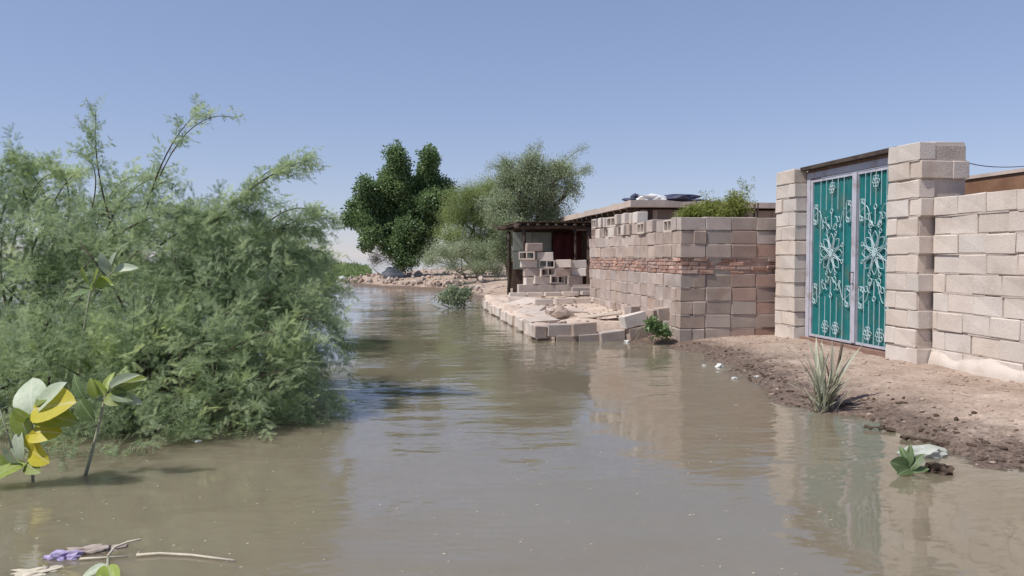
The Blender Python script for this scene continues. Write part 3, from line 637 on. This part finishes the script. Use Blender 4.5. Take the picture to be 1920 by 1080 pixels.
def blob_points(blobs, n, rng, shell=.72, cut=.72, lump=.45):
    """points near the outer shell of a union of ellipsoids + outward direction"""
    C = np.array([b[0] for b in blobs], float); R = np.array([b[1] for b in blobs], float)
    wgt = np.array([(b[2] if len(b) > 2 else 1)*(r[0]*r[1]+r[1]*r[2]+r[0]*r[2]) for b, r in zip(blobs, R)]); wgt = wgt/wgt.sum()
    k = rng.choice(len(blobs), n, p=wgt); d = unit(rng.normal(0, 1, (n, 3))); rad = 1-(1-shell)*rng.random(n)**1.3*1.6; rad = np.maximum(rad, .15)
    rad *= 1+rng.normal(0, .07, n)
    rad *= 1+lump*fbm(d[:, 0]*2.3+d[:, 2]*1.9+k*7.1+50, d[:, 1]*2.3-d[:, 2]*1.3+k*3.3+50, 3)
    P = C[k]+d*rad[:, None]*R[k]; keep = np.ones(n, bool)
    for i in range(len(blobs)):
        q = np.linalg.norm((P-C[i])/R[i], axis=1); keep &= ~((q < cut) & (k != i) & (rng.random(n) < .85))
    keep &= P[:, 2] > .02
    return P[keep], unit(d/R[k])[keep]
def V3(v): return np.array([v[0], v[1], v[2]])

# ------------------------------------------------------------------ big feathery bushes on the left
rg = np.random.default_rng(21)
SPR = [spray_proto(rg, rg.uniform(.26, .38), 8, 3, 7) for _ in range(7)]
SPR2 = [spray_proto(rg, rg.uniform(.24, .34), 8, 3, 5, .021, .0095) for _ in range(6)]
def mesquite(label, base, blobs, arcs, n, mat, seed, smin=.7, smax=1.25, tint=(.25, .75), dens=1.0):
    rng = np.random.default_rng(seed); b0 = Vector(base)
    arcs = [(a, m, e, int(k*1.05), r) for a, m, e, k, r in arcs]; T_ = thing('mesquite_bush', label, 'bush', b0, 'feathery bushes standing in the flood')
    P, N = blob_points(blobs, n, rng, lump=.75)
    D = unit(N*1.0+rng.normal(0, .55, N.shape)+np.array([0, 0, .05]))
    D[:, 2] -= .3*(N[:, 2] < 0)
    S = rng.uniform(smin, smax, len(P))
    cl = .5+1.8*fbm(P[:, 0]*2.1+P[:, 2]*1.7+40, P[:, 1]*2.1+P[:, 2]*1.3+20, 3)  # leaf tone varies by clump; dark clumps paint in the shaded gaps
    Tt = np.clip(tint[0]+(tint[1]-tint[0])*cl+rng.normal(0, .08, len(P)), 0, 1)
    ch = [scatter(SPR, P, D, S, Tt, rng)]
    pass
    for (c, r, *_) in blobs:                                    # stems rising to the masses
        for q in range(4):
            e = Vector(c)+Vector((rng.normal(0, .55)*r[0], rng.normal(0, .5)*r[1], rng.uniform(-.1, .85)*r[2])); b = b0+Vector((rng.normal(0, .35), rng.normal(0, .3), -.15))
            mid = (b+e)/2+Vector((rng.normal(0, .15), rng.normal(0, .15), rng.uniform(.1, .35)))
            L = (e-b).length; MB().tube(bez(b, mid, e, 9), list(np.linspace(.011+.006*L, .005, 10)), 6).build('stem', M['bark'], T_, True)
    for (a, m, e, k, r0) in arcs:                               # long arching shoots
        pts = bez(a, m, e, 16); MB().tube(pts, list(np.linspace(r0, .0025, 17)), 5).build('shoot', M['bark'], T_, True)
        A = np.array([list(p) for p in pts]); tt = np.clip(rng.beta(1.5, .85, k), .02, 1); f = tt*16; i = np.minimum(f.astype(int), 15); fr = (f-i)[:, None]
        pp = A[i]*(1-fr)+A[i+1]*fr; tg = unit(A[i+1]-A[i]); sd = unit(np.cross(tg, rng.normal(0, 1, (k, 3))))
        dd = unit(tg*.75+sd*rng.uniform(.3, .9, (k, 1))); 
        ch.append(scatter(SPR2, pp, dd, rng.uniform(.35, .85, k)*(1.2-.5*tt), np.clip(rng.normal(tint[1]-.2, .12, k), 0, 1), rng))
    leaf_object('crown', ch, mat, T_); return T_
def B(px, py, d, rx, ry, rz_, w=1.): return (V3(at(px, py, d)), (rx, ry, rz_), w)
front = [B(410, 620, 7.3, .78, .9, .70), B(215, 590, 7.6, .95, 1., .80), B(500, 705, 6.75, .28, .5, .34), B(330, 700, 6.6, .75, .6, .45), B(120, 730, 6.3, .7, .6, .42),
         B(500, 520, 7.8, .34, .6, .26, .8), B(330, 480, 7.6, .75, .8, .30, .8), B(530, 610, 7.2, .18, .45, .38, .7), B(200, 820, 5.7, .42, .35, .14, .8), B(430, 765, 6.4, .34, .38, .18)]
arc = lambda a, m, e, d, k=26, r=.012, d2=None: (at(*a, d), at(*m, d), at(*e, d2 or d), k, r)
arcsF = [arc((330,520),(430,340),(580,300),7.2,64,.014), arc((360,470),(420,380),(540,310),7.2,40), arc((250,520),(280,290),(370,212),7.3,34,.013), arc((300,330),(360,195),(445,222),7.3,10,.006), arc((230,480),(170,330),(180,207),7.4,46,.012), arc((170,400),(200,290),(135,285),7.4,18,.007),
         arc((430,500),(540,390),(628,412),7.6,60,.011), arc((450,480),(530,360),(600,400),7.7,36), arc((380,440),(440,350),(520,385),7.5,30,.008), arc((250,440),(290,310),(330,350),7.4,20,.008), arc((400,480),(520,410),(600,430),7.5,60,.009), arc((420,500),(540,440),(590,500),7.5,44,.008), arc((300,460),(400,385),(480,400),7.3,50,.009), arc((120,450),(220,360),(330,400),7.4,50,.009), arc((180,470),(300,370),(400,410),7.2,50,.009), arc((480,560),(590,520),(615,590),7.2,36,.007), arc((560,600),(640,590),(655,668),7.0,18,.006), arc((560,580),(610,560),(640,640),7.0,14,.005), arc((500,700),(600,700),(626,760),6.7,22,.006), arc((480,740),(570,740),(600,815),6.5,22,.006),
         arc((420,420),(500,280),(575,320),7.3,20,.008), arc((520,520),(600,440),(615,490),7.6,24,.007), arc((200,430),(230,350),(300,330),7.4,22), arc((140,650),(140,560),(300,440),6.9,8,.014), arc((90,760),(90,600),(170,540),6.2,6,.012), arc((250,720),(260,600),(380,520),6.55,5,.011), arc((60,700),(90,560),(180,480),6.5,5,.012), arc((330,740),(420,640),(520,620),6.35,6,.008), arc((200,760),(260,650),(250,560),6.2,5,.009), arc((300,640),(380,520),(480,470),6.8,6,.009), arc((380,760),(470,700),(560,690),6.2,6,.007)]
mesquite('large grey-green feathery bush leaning over the water, with long arching shoots', gz(290, 790), front, arcsF, 3500, M['mesq'], 5)
left = [B(20, 560, 7.6, .95, 1., .95), B(-160, 560, 7.8, 1.1, 1.1, 1.0), B(30, 440, 8.0, .8, .8, .36, .7), B(-60, 740, 6.8, .7, .7, .5), B(120, 440, 8.2, .7, .7, .3, .7), B(-380, 600, 7.8, 1.2, 1.1, .9)]
arcsL = [arc((60,480),(60,300),(-20,310),7.6,24,.012), arc((100,470),(100,330),(20,300),7.7,40), arc((120,460),(150,330),(90,298),7.8,36), arc((60,470),(110,340),(150,320),7.7,30), arc((20,480),(60,300),(120,330),7.9,30), arc((180,430),(210,330),(260,330),7.8,24), arc((0,420),(20,330),(60,310),7.8,24)]
mesquite('brighter green feathery bush at the left edge of the picture', gz(20, 770), left, arcsL, 2200, M['mesq'], 6, tint=(.35, .95))
back = [B(575, 535, 12.5, .42, .9, .30), B(520, 520, 12, .6, 1., .36), B(470, 520, 11, .8, 1., .5)]
mesquite('paler feathery bush behind the large bush at the edge of the channel', gz(540, 585), back, [arc((540,520),(590,480),(630,500),12.5,30,.008), arc((520,510),(570,465),(610,475),12.5,24,.008)], 900, M['mesq_back'], 7, .8, 1.4, (.3, .8))

# ------------------------------------------------------------------ trees on the far bank
def tree(name, label, base, blobs, mat, n, protos, seed, tr=.14, group='trees on the far bank', trunks=1, cat='tree', shell=.6, bark='bark', cut=.6, rr=.75, droop=0., crown='crown', tint=(.2, .8), arcs=()):
    rng = np.random.default_rng(seed); b0 = Vector(base); t = thing(name, label, cat, b0, group)
    mb = MB(); tops = [Vector(b[0]) for b in blobs]; cen = sum(tops, Vector())/len(tops)
    forks = []
    for k in range(trunks):
        f = b0.lerp(cen, .45)+Vector((rng.normal(0, .25*trunks-.2), rng.normal(0, .2), 0)); forks.append(f)
        mb.tube(bez(b0+Vector((rng.normal(0, .12*(trunks-1)), 0, -.2)), (b0+f)/2+Vector((rng.normal(0, .1), 0, 0)), f, 6), list(np.linspace(tr, tr*.65, 7)), 8)
    for i, e in enumerate(tops):
        f = forks[i % trunks]; r = blobs[i][1]
        mb.tube(bez(f, f.lerp(e, .5)+Vector((0, 0, .2)), e, 7), list(np.linspace(tr*.6, tr*.18, 8)), 6)
        for q in range(5):
            ee = e+Vector((rng.normal(0, .5)*r[0], rng.normal(0, .5)*r[1], rng.normal(.1, .5)*r[2])); mb.tube(bez(e.lerp(f, .3), e.lerp(ee, .4), ee, 4), list(np.linspace(tr*.22, tr*.06, 5)), 4)
    P, N = blob_points(blobs, n, rng, shell, cut, .7); D = unit(N+rng.normal(0, rr, N.shape)+np.array([0, 0, -droop])); S = rng.uniform(.75, 1.3, len(P))
    Tt = np.clip(tint[0]+(tint[1]-tint[0])*(.5+.8*fbm(P[:, 0]*1.3+P[:, 2], P[:, 1]*1.3+P[:, 2], 3))+rng.normal(0, .1, len(P)), 0, 1)
    ch = [scatter(protos, P, D, S, Tt, rng, 1.0)]
    for (a, m, e, k, r0) in arcs:
        pts = bez(a, m, e, 12); mb.tube(pts, list(np.linspace(r0, .004, 13)), 4); A = np.array([list(p) for p in pts]); tt = rng.beta(1.6, 1, k); pp = A[(tt*12).astype(int)]+rng.normal(0, .06, (k, 3))
        ch.append(scatter(protos, pp, unit(rng.normal(0, 1, (k, 3))), rng.uniform(.5, .9, k), np.full(k, .55), rng, 1.))
    mb.build('trunk', M[bark], t, True); leaf_object(crown, ch, mat, t); return t
BRO = [clump_proto(rg, 22, .26, .125, .075) for _ in range(6)]
FIN = [clump_proto(rg, 34, .26, .065, .022) for _ in range(6)]
FIN3 = [clump_proto(rg, 34, .2, .06, .022) for _ in range(6)]
FIN2 = [clump_proto(rg, 26, .2, .05, .022) for _ in range(6)]
def bl(px, py, d, rpx, rpy, w=1.): s = d/FPX; return (V3(at(px, py, d)), (rpx*s, (rpx+rpy)*.5*s, rpy*s), w)
D1 = 39.0
lob = [(742,292,15,22),(748,318,18,18),(730,330,17,16),(725,352,16,18),(752,350,24,24),(806,296,14,20),(798,322,16,18),(812,340,15,16),(785,350,22,22),(688,352,18,16),(700,372,24,16),(676,385,18,14),(660,408,15,15),(690,412,24,18),(730,388,30,24),(770,390,32,26),(808,380,26,22),(838,350,14,10),(835,376,18,16),(820,405,24,18),(698,440,18,14),(686,458,10,10),(725,425,28,20),(765,430,32,22),(800,430,24,20),(742,462,26,16),(785,465,28,16),(760,488,20,12)]
bp = gz(757, 512, .45)
tree('broadleaf_tree', 'tall dark green broadleaf tree with a lobed crown on the far bank', (bp.x, bp.y, .3), [bl(x, y, D1+random.uniform(-.6, .6), a, b) for x, y, a, b in lob], M['broad'], 3900, BRO, 51, .15, trunks=3, shell=.5, cut=.5)
D2 = 26.0
lob = [(1000,330,50,34),(1050,320,36,24),(960,345,40,32),(1020,365,44,30),(975,390,46,36),(1030,400,30,26),(940,390,40,34),(1070,350,20,20,.5),(950,310,20,14,.5),(990,300,24,14,.6),(955,425,34,26),(985,440,26,26),(940,470,26,22)]
bp = gz(966, 531, .45)
ar2 = lambda a, m, e, k=26: (at(*a, D2), at(*m, D2), at(*e, D2), k, .02)
tree('acacia_tree', 'olive feathery acacia tree with wispy top beside the lean-to', (bp.x, bp.y, .3), [bl(*l[:2], D2+random.uniform(-.6, .6), *l[2:]) for l in lob], M['acacia'], 3300, FIN3, 52, .14, trunks=3, shell=.3, cut=.2,
     arcs=[ar2((1040,330),(1070,280),(1108,274)), ar2((1060,340),(1100,310),(1106,322),40), ar2((1000,320),(1000,285),(1018,264),18), ar2((995,300),(996,285),(995,275),16), ar2((960,330),(930,300),(908,318),24), ar2((1050,380),(1080,380),(1062,420),24), ar2((1050,350),(1090,350),(1080,385),24), ar2((960,320),(945,295),(932,290),18)])
D3 = 36.0
lob = [(880,370,46,30),(920,355,36,24),(860,405,44,34),(905,410,50,40),(940,440,40,36),(850,445,40,26),(900,455,44,24),(850,475,36,18),(905,482,40,18)]
bp = gz(895, 518, .45)
tree('shrubby_tree', 'light green bushy tree between the dark tree and the acacia', (bp.x, bp.y, .3), [bl(x, y, D3+random.uniform(-.8, .8), a, b) for x, y, a, b in lob], M['lime'], 3000, FIN, 53, .08, trunks=3, shell=.4, cut=.35)
D4 = 32.5
lob = [(830,472,32,16),(865,465,34,18),(905,470,32,20),(940,480,26,24),(932,505,24,18),(805,488,24,14),(850,498,26,10),(895,500,30,12)]
bp = gz(880, 522, .4)
tree('low_shrub', 'low grey-green spreading shrub at the foot of the far trees', (bp.x, bp.y, .3), [bl(x, y, D4+random.uniform(-.6, .6), a, b) for x, y, a, b in lob], M['acacia'], 1100, FIN2, 54, .04, 'shrubs on the far bank', 3, 'shrub', .4, cut=.3, tint=(.3, .95))
lob = [(715,462,18,22),(735,480,22,22),(705,485,14,20),(760,495,24,14)]
bp = gz(722, 515, .45)
tree('dry_shrub', 'bare grey dried-out shrub under the dark broadleaf tree', (bp.x, bp.y, .3), [bl(x, y, 39.5, a, b) for x, y, a, b in lob], M['greydry'], 320, FIN2, 55, .03, 'shrubs on the far bank', 3, 'shrub', .3, 'twig', .2)
lob = [(838,556,14,12),(858,560,16,14),(850,545,12,10),(872,550,10,10)]
bp = gz(852, 578)
tree('water_shrub', 'small pale green shrub growing out of the channel beside the foundation', (bp.x, bp.y, -.05), [bl(x, y, 21.2, a, b) for x, y, a, b in lob], M['paleg'], 230, [clump_proto(rg, 16, .11, .07, .032) for _ in range(4)], 56, .02, 'shrubs on the far bank', 3, 'shrub', .3, 'stem', .2)
lob = [(1335,395,44,20),(1300,400,34,14),(1380,385,26,22),(1290,408,20,10),(1365,400,34,16)]
bp = at(1350, 470, 12.9); 
tree('courtyard_weed', 'yellow-green leafy weed growing up behind the broken wall', (bp.x, bp.y, .2), [bl(x, y, 12.9+random.uniform(-.2, .2), a, b) for x, y, a, b in lob], M['weed'], 900, [clump_proto(rg, 18, .08, .045, .014) for _ in range(5)], 57, .012, None, 4, 'weed', .3, 'stem', .2,
     arcs=[(at(1370, 400, 12.9), at(1385, 370, 12.9), at(1396, 338, 12.9), 16, .004), (at(1385, 395, 12.9), at(1400, 360, 12.9), at(1415, 345, 12.9), 14, .004), (at(1320, 395, 12.9), at(1322, 370, 12.9), at(1326, 362, 12.9), 10, .004)])
lob = [(1222,608,10,12),(1236,618,14,12),(1250,624,10,7)]
bp = ony(1238, 632, 12.2)
tree('weed_tuft', 'small dark green weed at the foot of the tumbled blocks', (bp.x, 12.25, .1), [bl(x, y, 12.3, a, b) for x, y, a, b in lob], M['broad'], 90, [clump_proto(rg, 14, .06, .05, .024) for _ in range(4)], 58, .008, None, 3, 'weed', .3, 'stem', .2)
# reeds and floating plants on the left margin of the channel
rgr = np.random.default_rng(77); PP = []; 
for k in range(5200):
    px = rgr.uniform(540, 690); lo = np.interp(px, [540, 610, 640, 690], [555, 532, 524, 518]); hi = np.interp(px, [540, 600, 650, 690], [492, 494, 503, 510])
    p = gz(px, rgr.uniform(hi, lo)); PP.append((p.x, p.y, rgr.uniform(.0, .3)*(1 if p.y < 60 else 1.4)))
PP = np.array(PP); DD = unit(rgr.normal(0, .6, PP.shape)+np.array([0, 0, .9])); sc_ = np.clip(PP[:, 1]/40, .5, 2.4)
c = scatter([clump_proto(rgr, 7, .16, .2, .05) for _ in range(4)], PP, DD, sc_*.8, np.clip(rgr.normal(.5, .2, len(PP)), 0, 1), rgr)
o = link('reed_bed', np_mesh('reed_bed', c[0], np.arange(len(c[0])).reshape(-1, 3), c[1]), M['reed'], kind='stuff'); tag(o, 'low green reeds and floating plants along the left side of the channel', 'reeds')

# ------------------------------------------------------------------ apple-of-sodom plants with big leaves
def leaf_mesh(name, L, Wd, mat, seed, curl=.25, fold=.25, shape=.58):
    rn = random.Random(seed); vs = []; fs = []; n, m = 8, 5
    for i in range(n+1):
        t = i/n; w_ = Wd*(math.sin(math.pi*min(1, t**.85*.96+.04))**.7)*(1 if t < .98 else .3)
        for j in range(m):
            s = (j/(m-1)-.5)*2; vs.append((L*t, s*w_*.5, fold*abs(s)*w_*.5-curl*L*t*t+rn.uniform(-.002, .002)+.006*math.sin(t*9+s*2)))
    for i in range(n):
        for j in range(m-1): a = i*m+j; fs.append((a, a+1, a+m+1, a+m))
    me = MB().add(vs, fs).mesh(name, True); me.materials.append(mat); return me
LM = {k: [leaf_mesh('leaf', 1, .76, M[k], 3+i, [.1, .25, .4][i], [.2, .35, .1][i]) for i in range(3)] for k in ('cal_green', 'cal_pale', 'cal_yellow', 'cal_dark')}
def put_leaf(parent, base, tip, facing, size_w=1., mk='cal_green', name='leaf'):
    b, e = Vector(base), Vector(tip); x = (e-b); L = x.length; x.normalize(); zf = Vector(facing); zf = (zf-x*zf.dot(x)).normalized(); y = zf.cross(x)
    o = link(name, random.choice(LM[mk]), None, parent, b); o.rotation_euler = Matrix((x, y, zf)).transposed().to_euler(); o.scale = (L, L*size_w, L); return o
TOCAM = Vector((0, -1, .35))
def apple_plant(label, stems, leaves, d, group='big-leaved plants in the water', mat='stem'):
    """stems: pixel polylines; leaves: (base px, tip px, material, width, facing)"""
    b = gz(*stems[0][0]) if d is None else at(*stems[0][0], d); b.z = max(b.z, -.05)
    t = thing('sodom_apple_plant', label, 'plant', b, group)
    for s in stems:
        pts = [at(x, y, d+.02*i) for i, (x, y) in enumerate(s[:-1])]; r = s[-1]
        MB().tube(pts, list(np.linspace(r, r*.55, len(pts))), 7).build('stem', M[mat], t, True)
    for (a, e, mk, w_, dd) in leaves:
        p0 = at(*a, d-.01); p1 = at(*e, d+dd); put_leaf(t, p0, p1, Vector((random.uniform(-.9, -.1), -.8, random.uniform(.3, .9))), w_, mk)
    return t
d = 4.75
apple_plant('plant with big yellow and green leaves at the left edge by the water', [[(62,905),(60,830),(60,775),(62,760),(66,730), .009], [(22,840),(10,800),(-10,740), .006], [(-30,880),(10,885),(40,872), .007]],
    [((62,775),(44,703),'cal_pale',1.1,.05),((66,772),(118,714),'cal_pale',.7,-.05),((62,768),(135,750),'cal_yellow',1.,-.12),((64,778),(120,775),'cal_green',.7,-.15),((58,790),(22,768),'cal_green',1.,-.08),((54,815),(22,765),'cal_green',1.,-.02),((58,812),(96,800),'cal_yellow',1.1,-.1),((54,808),(60,850),'cal_yellow',1.,-.08),((50,822),(30,790),'cal_pale',.6,.05),
     ((56,842),(88,868),'cal_yellow',.9,-.1),((66,760),(100,722),'cal_green',.8,.0),((40,862),(18,812),'cal_pale',1.,-.05),((42,870),(0,845),'cal_pale',.8,-.1),((48,868),(-30,885),'cal_green',1.,-.15),((50,870),(72,885),'cal_green',.8,-.1),((30,878),(-40,868),'cal_green',.9,-.1)], d)
d = 4.93
apple_plant('pale straight stem with green leaves at its top, standing in the water', [[(160,893),(172,850),(190,780),(198,740),(204,712), .011], [(196,752),(170,742),(150,755),(130,762), .006]],
    [((200,735),(208,694),'cal_green',.6,.05),((205,730),(248,697),'cal_pale',.45,-.08),((212,728),(272,708),'cal_green',.75,-.04),((212,735),(240,748),'cal_dark',.7,-.1),((198,740),(170,712),'cal_green',.7,.0),((182,745),(164,710),'cal_green',.7,-.03),((160,748),(124,708),'cal_dark',.7,-.02),((150,750),(170,790),'cal_dark',.9,-.06),((200,742),(212,752),'cal_green',.9,-.1),((215,740),(265,755),'cal_pale',.5,-.05)], d)
d = 6.15
apple_plant('green-leaved plant half hidden inside the big bush', [[(150,700),(160,600),(170,545),(180,520), .01], [(172,545),(200,520),(222,500), .007]],
    [((170,535),(150,500),'cal_green',1.,-.1),((175,540),(180,505),'cal_green',1.,-.12),((205,510),(215,470),'cal_pale',.8,-.05),((215,505),(245,495),'cal_pale',.5,-.1),((205,512),(185,480),'cal_pale',.7,-.1),((170,545),(130,555),'cal_dark',.8,-.1),((180,530),(205,530),'cal_green',.8,-.1)], d)
b = gz(1708, 886); d = (b-Vector((0, 0, CH))).dot(ray(960, 482).normalized())
d = b.y/ray(1708, 886).y
apple_plant('small green plant in the shallows beside a white bag', [[(1706,890),(1706,868),(1704,850), .006]],
    [((1705,880),(1672,866),'cal_dark',1.,-.06),((1707,880),(1728,850),'cal_dark',.7,-.04),((1705,875),(1692,838),'cal_dark',.6,.0),((1706,872),(1707,832),'cal_dark',.45,.02),((1708,884),(1740,874),'cal_dark',.6,-.05),((1706,880),(1688,884),'cal_dark',.8,-.1)], d, None)
# bag and clod beside it
c = gz(1745, 858); bag = lumpy('plastic_bag', 'crumpled white plastic bag at the waterline beside the small plant', 'bag', (c.x, c.y+.08, -.01), (.16, .10, .05), M['bag'], 61, amp=.3, n=3)
c = gz(1765, 886); lumpy('mud_clod', 'dark brown clod lying in the shallows by the white bag', 'clod', (c.x, c.y, -.02), (.075, .06, .05), M['drybrown'], 62, amp=.9, n=3)
# spiky tuft on the bank
b = gz(1543, 772); TF = thing('spiky_plant', 'grey-green spiky tuft growing at the edge of the right bank', 'plant', (b.x, b.y, 0))
BLD = {k: [leaf_mesh('blade', 1, .05, M[k], 70+i, [.05, .2, .4][i], .5) for i in range(3)] for k in ('blade', 'blade_dry')}; LM.update(BLD)
rn = random.Random(4)
for k in range(60):
    an = rn.uniform(0, 2*math.pi); sp = rn.random()**1.2*.22; h = rn.uniform(.3, .66)*(1 if sp < .16 else .62)
    p0 = Vector((b.x+rn.gauss(0, .035), b.y+rn.gauss(0, .035), -.02)); p1 = p0+Vector((math.cos(an)*sp, math.sin(an)*sp, h))
    put_leaf(TF, p0, p1, Vector((-math.cos(an)*.6, -math.sin(an)*.6-.5, .5)), rn.uniform(.8, 1.3), 'blade_dry' if rn.random() < .16 else 'blade', 'blade')
p0 = Vector((b.x+.03, b.y, 0)); MB().tube(bez(p0, p0+Vector((.1, .02, .25)), p0+Vector((.16, .03, .6)), 6), [.016, .015, .014, .013, .013, .012, .012], 6).build('dead_stalk', M['bark'], TF, True)
MB().tube(bez(p0, p0+Vector((-.02, 0, .25)), p0+Vector((-.05, 0, .52)), 6), [.02, .019, .018, .018, .017, .016, .015], 6).build('pale_stalk', M['stem'], TF, True)

# ------------------------------------------------------------------ litter, clods, bank shadow strips
rgc = np.random.default_rng(5); X = []; 
ico = bmesh.new(); bmesh.ops.create_icosphere(ico, subdivisions=1, radius=1); iv = np.array([v.co[:] for v in ico.verts]); ifc = np.array([[v.index for v in f.verts] for f in ico.faces]); ico.free()
def pebbles(name, label, n, fpos, mat, rmin, rmax):
    V = []; Fc = []; c = 0
    for k in range(n):
        x, y = fpos(); z = hz_fast(x, y)
        if z < -.02: continue
        r = rmin+(rmax-rmin)*rgc.random()**3; s = np.array([r*rgc.uniform(.7, 1.8), r*rgc.uniform(.7, 1.8), r*rgc.uniform(.4, .9)]); a = rgc.random()*6.28
        q = iv*(1+rgc.normal(0, .16, (len(iv), 1)))*s; q = np.column_stack([q[:, 0]*math.cos(a)-q[:, 1]*math.sin(a), q[:, 0]*math.sin(a)+q[:, 1]*math.cos(a), q[:, 2]])
        V.append(q+np.array([x, y, z+r*.25])); Fc.append(ifc+c); c += len(iv)
    o = link(name, np_mesh(name, np.concatenate(V), np.concatenate(Fc)), mat, kind='stuff'); return tag(o, label, 'debris')
def hz_fast(x, y):
    i = np.clip(np.searchsorted(gx, x)-1, 0, nx-2); j = np.clip(np.searchsorted(gy, y)-1, 0, ny-2); return GH[j, i]
nearshore = [gz(*p) for p in wlp[:-1]]
def onshore():
    k = rgc.integers(0, len(nearshore)-1); t = rgc.random(); p = nearshore[k].lerp(nearshore[k+1], t); return p.x+abs(rgc.normal(0, .28))-.05, p.y+rgc.normal(0, .1)
pebbles('wet_debris', 'dark wet clods and scraps strewn along the edge of the right bank', 900, onshore, M['drybrown'], .004, .022)
pebbles('gravel', 'pale pebbles and clods scattered over the right bank', 1500, lambda: (rgc.uniform(3.6, 5.9), rgc.uniform(3.5, 12)), M['stone'], .003, .02)
def slab_pos(): return rgc.uniform(fx0+.2, HX-.02), 13+rgc.random()**1.2*7.5
_hf = hz_fast
def hz_fast(x, y): return .235+.012*max(y-13, 0)+.03*max(x-fx0-.3, 0)+.01
pebbles('slab_rubble', 'crumbs of rubble scattered over the foundation slab', 230, slab_pos, M['stone'], .008, .05)
hz_fast = _hf
def bank_pos(): return rgc.uniform(-2.5, 6), rgc.uniform(24, 42)
pebbles('bank_rubble', 'small rubble scattered over the far bank', 900, bank_pos, M['stone'], .02, .1)
for k, (px, py, r, lab, mk) in enumerate([(1350, 676, .05, 'white plastic scrap on the mud between plant and tumbled blocks', 'plastic'), (1320, 674, .025, 'tiny white scrap left of the plastic scrap on the mud', 'plastic'), (1377, 697, .035, 'white paper scrap at the waterline below the gate', 'plastic'), (1175, 641, .05, 'white scrap in the water beneath the tumbled blocks', 'plastic'), (1842, 692, .07, 'upturned white cup lying at the foot of the right wall', 'plastic'), (1855, 705, .05, 'flat white scrap in front of the white cup', 'plastic'), (1420, 700, .03, 'small white scrap amid the dark debris', 'plastic')]):
    c = gz(px, py, .08 if px > 1200 else .0); c.z = max(hz(c.x, c.y), 0); lumpy('litter', lab, 'litter', (c.x, c.y, c.z-.005), (r, r*.8, r*.55), M[mk], 80+k, amp=.8, n=2)
c = gz(1795, 683, .13); lumpy('loose_stone', 'dark stone against the foot of the right wall', 'stone', (c.x, c.y, hz(c.x, c.y)-.01), (.06, .06, .06), M['drybrown'], 95, amp=.5, n=2)
for k, (a, e, w_) in enumerate([((1622, 800), (1680, 806), .03), ((1690, 818), (1760, 832), .035), ((1755, 832), (1832, 840), .035)]):  # thin dark strips standing in for shadow under the cut bank edge
    p0, p1 = gz(*a, .02), gz(*e, .02); o = MB().tube([q+Vector((random.uniform(-.012, .012), random.uniform(-.02, .02), random.uniform(-.006, .006))) for q in bez(p0, (p0+p1)/2+Vector((0, .03, .0)), p1, 13)], [w_*random.uniform(.15, .6) for q in range(14)], 5).build('driftwood', M['drybrown'], None)
    tag(o, ['short dark driftwood piece farthest along the right bank edge', 'dark driftwood piece just behind the white bag', 'dark driftwood piece right of the white bag'][k], 'driftwood', 'dark driftwood on the right bank')
def twig(label, pts, r, mat='twig', zs=None):
    P = [gz(x, y, (zs[i] if zs else .008)) for i, (x, y) in enumerate(pts)]
    o = MB().tube(P, list(np.linspace(r, r*.6, len(P))), 6).build('floating_stick', M[mat], None, True); return tag(o, label, 'stick')
twig('long pale stick floating at the bottom left', [(256, 1041), (300, 1038), (360, 1041), (400, 1046), (441, 1051)], .0085)
twig('curved brown twig rising from the floating debris', [(203, 1042), (215, 1026), (240, 1016), (264, 1011)], .007, 'twig', [.01, .03, .045, .06])
twig('short pale stick lying through the floating debris', [(150, 1048), (190, 1046), (240, 1043)], .007)
c = gz(122, 1046); lumpy('wrapper', 'crumpled purple wrapper floating at the bottom left', 'wrapper', (c.x, c.y, -.008), (.065, .035, .025), M['purple'], 101, amp=.9, n=3)
c = gz(172, 1032); lumpy('floating_scum', 'raft of grey-brown scum behind the purple wrapper', 'scum', (c.x, c.y, -.008), (.11, .05, .018), M['stone'], 102, amp=.9, n=3)
c = gz(65, 1072); lumpy('floating_leaf_mat', 'pale sodden leaf floating in the bottom left corner', 'leaf', (c.x, c.y, -.006), (.09, .04, .012), M['twig'], 103, amp=.8, n=3)
b = gz(200, 1092); SP = thing('leaf_sprig', 'floating sprig of pale green leaves at the bottom edge', 'sprig', b)
for (a, e, mk, w_) in [((200, 1060), (150, 1082), 'cal_pale', .6), ((200, 1060), (180, 1090), 'cal_green', .6), ((203, 1060), (222, 1072), 'cal_pale', .5), ((203, 1062), (215, 1100), 'cal_green', .6)]:
    p0, p1 = gz(*a, .05), gz(*e, .015); put_leaf(SP, p0, p1, (0, -.5, .9), w_, mk)
MB().tube([gz(203, 1046, .01), gz(202, 1060, .05), gz(200, 1100, .0)], .007, 6).build('stem', M['stem'], SP, True)
c = gz(372, 828); lumpy('floating_litter', 'white scrap floating below the big bush', 'litter', (c.x, c.y, -.004), (.03, .02, .012), M['plastic'], 104, n=2)
# flecks drifting on the water
def afloat(): p = gz(rgc.uniform(0, 1600), rgc.uniform(800, 1078)); return p.x, p.y
V = []; Fc = []; c = 0
for k in range(170):
    x, y = afloat(); r = rgc.uniform(.002, .006); q = iv*np.array([r*rgc.uniform(1, 2.2), r, r*.4])+np.array([x, y, .001]); V.append(q); Fc.append(ifc+c); c += len(iv)
o = link('drifting_flecks', np_mesh('drifting_flecks', np.concatenate(V), np.concatenate(Fc)), M['twig'], kind='stuff'); tag(o, 'tiny flecks of debris drifting on the muddy water', 'debris')
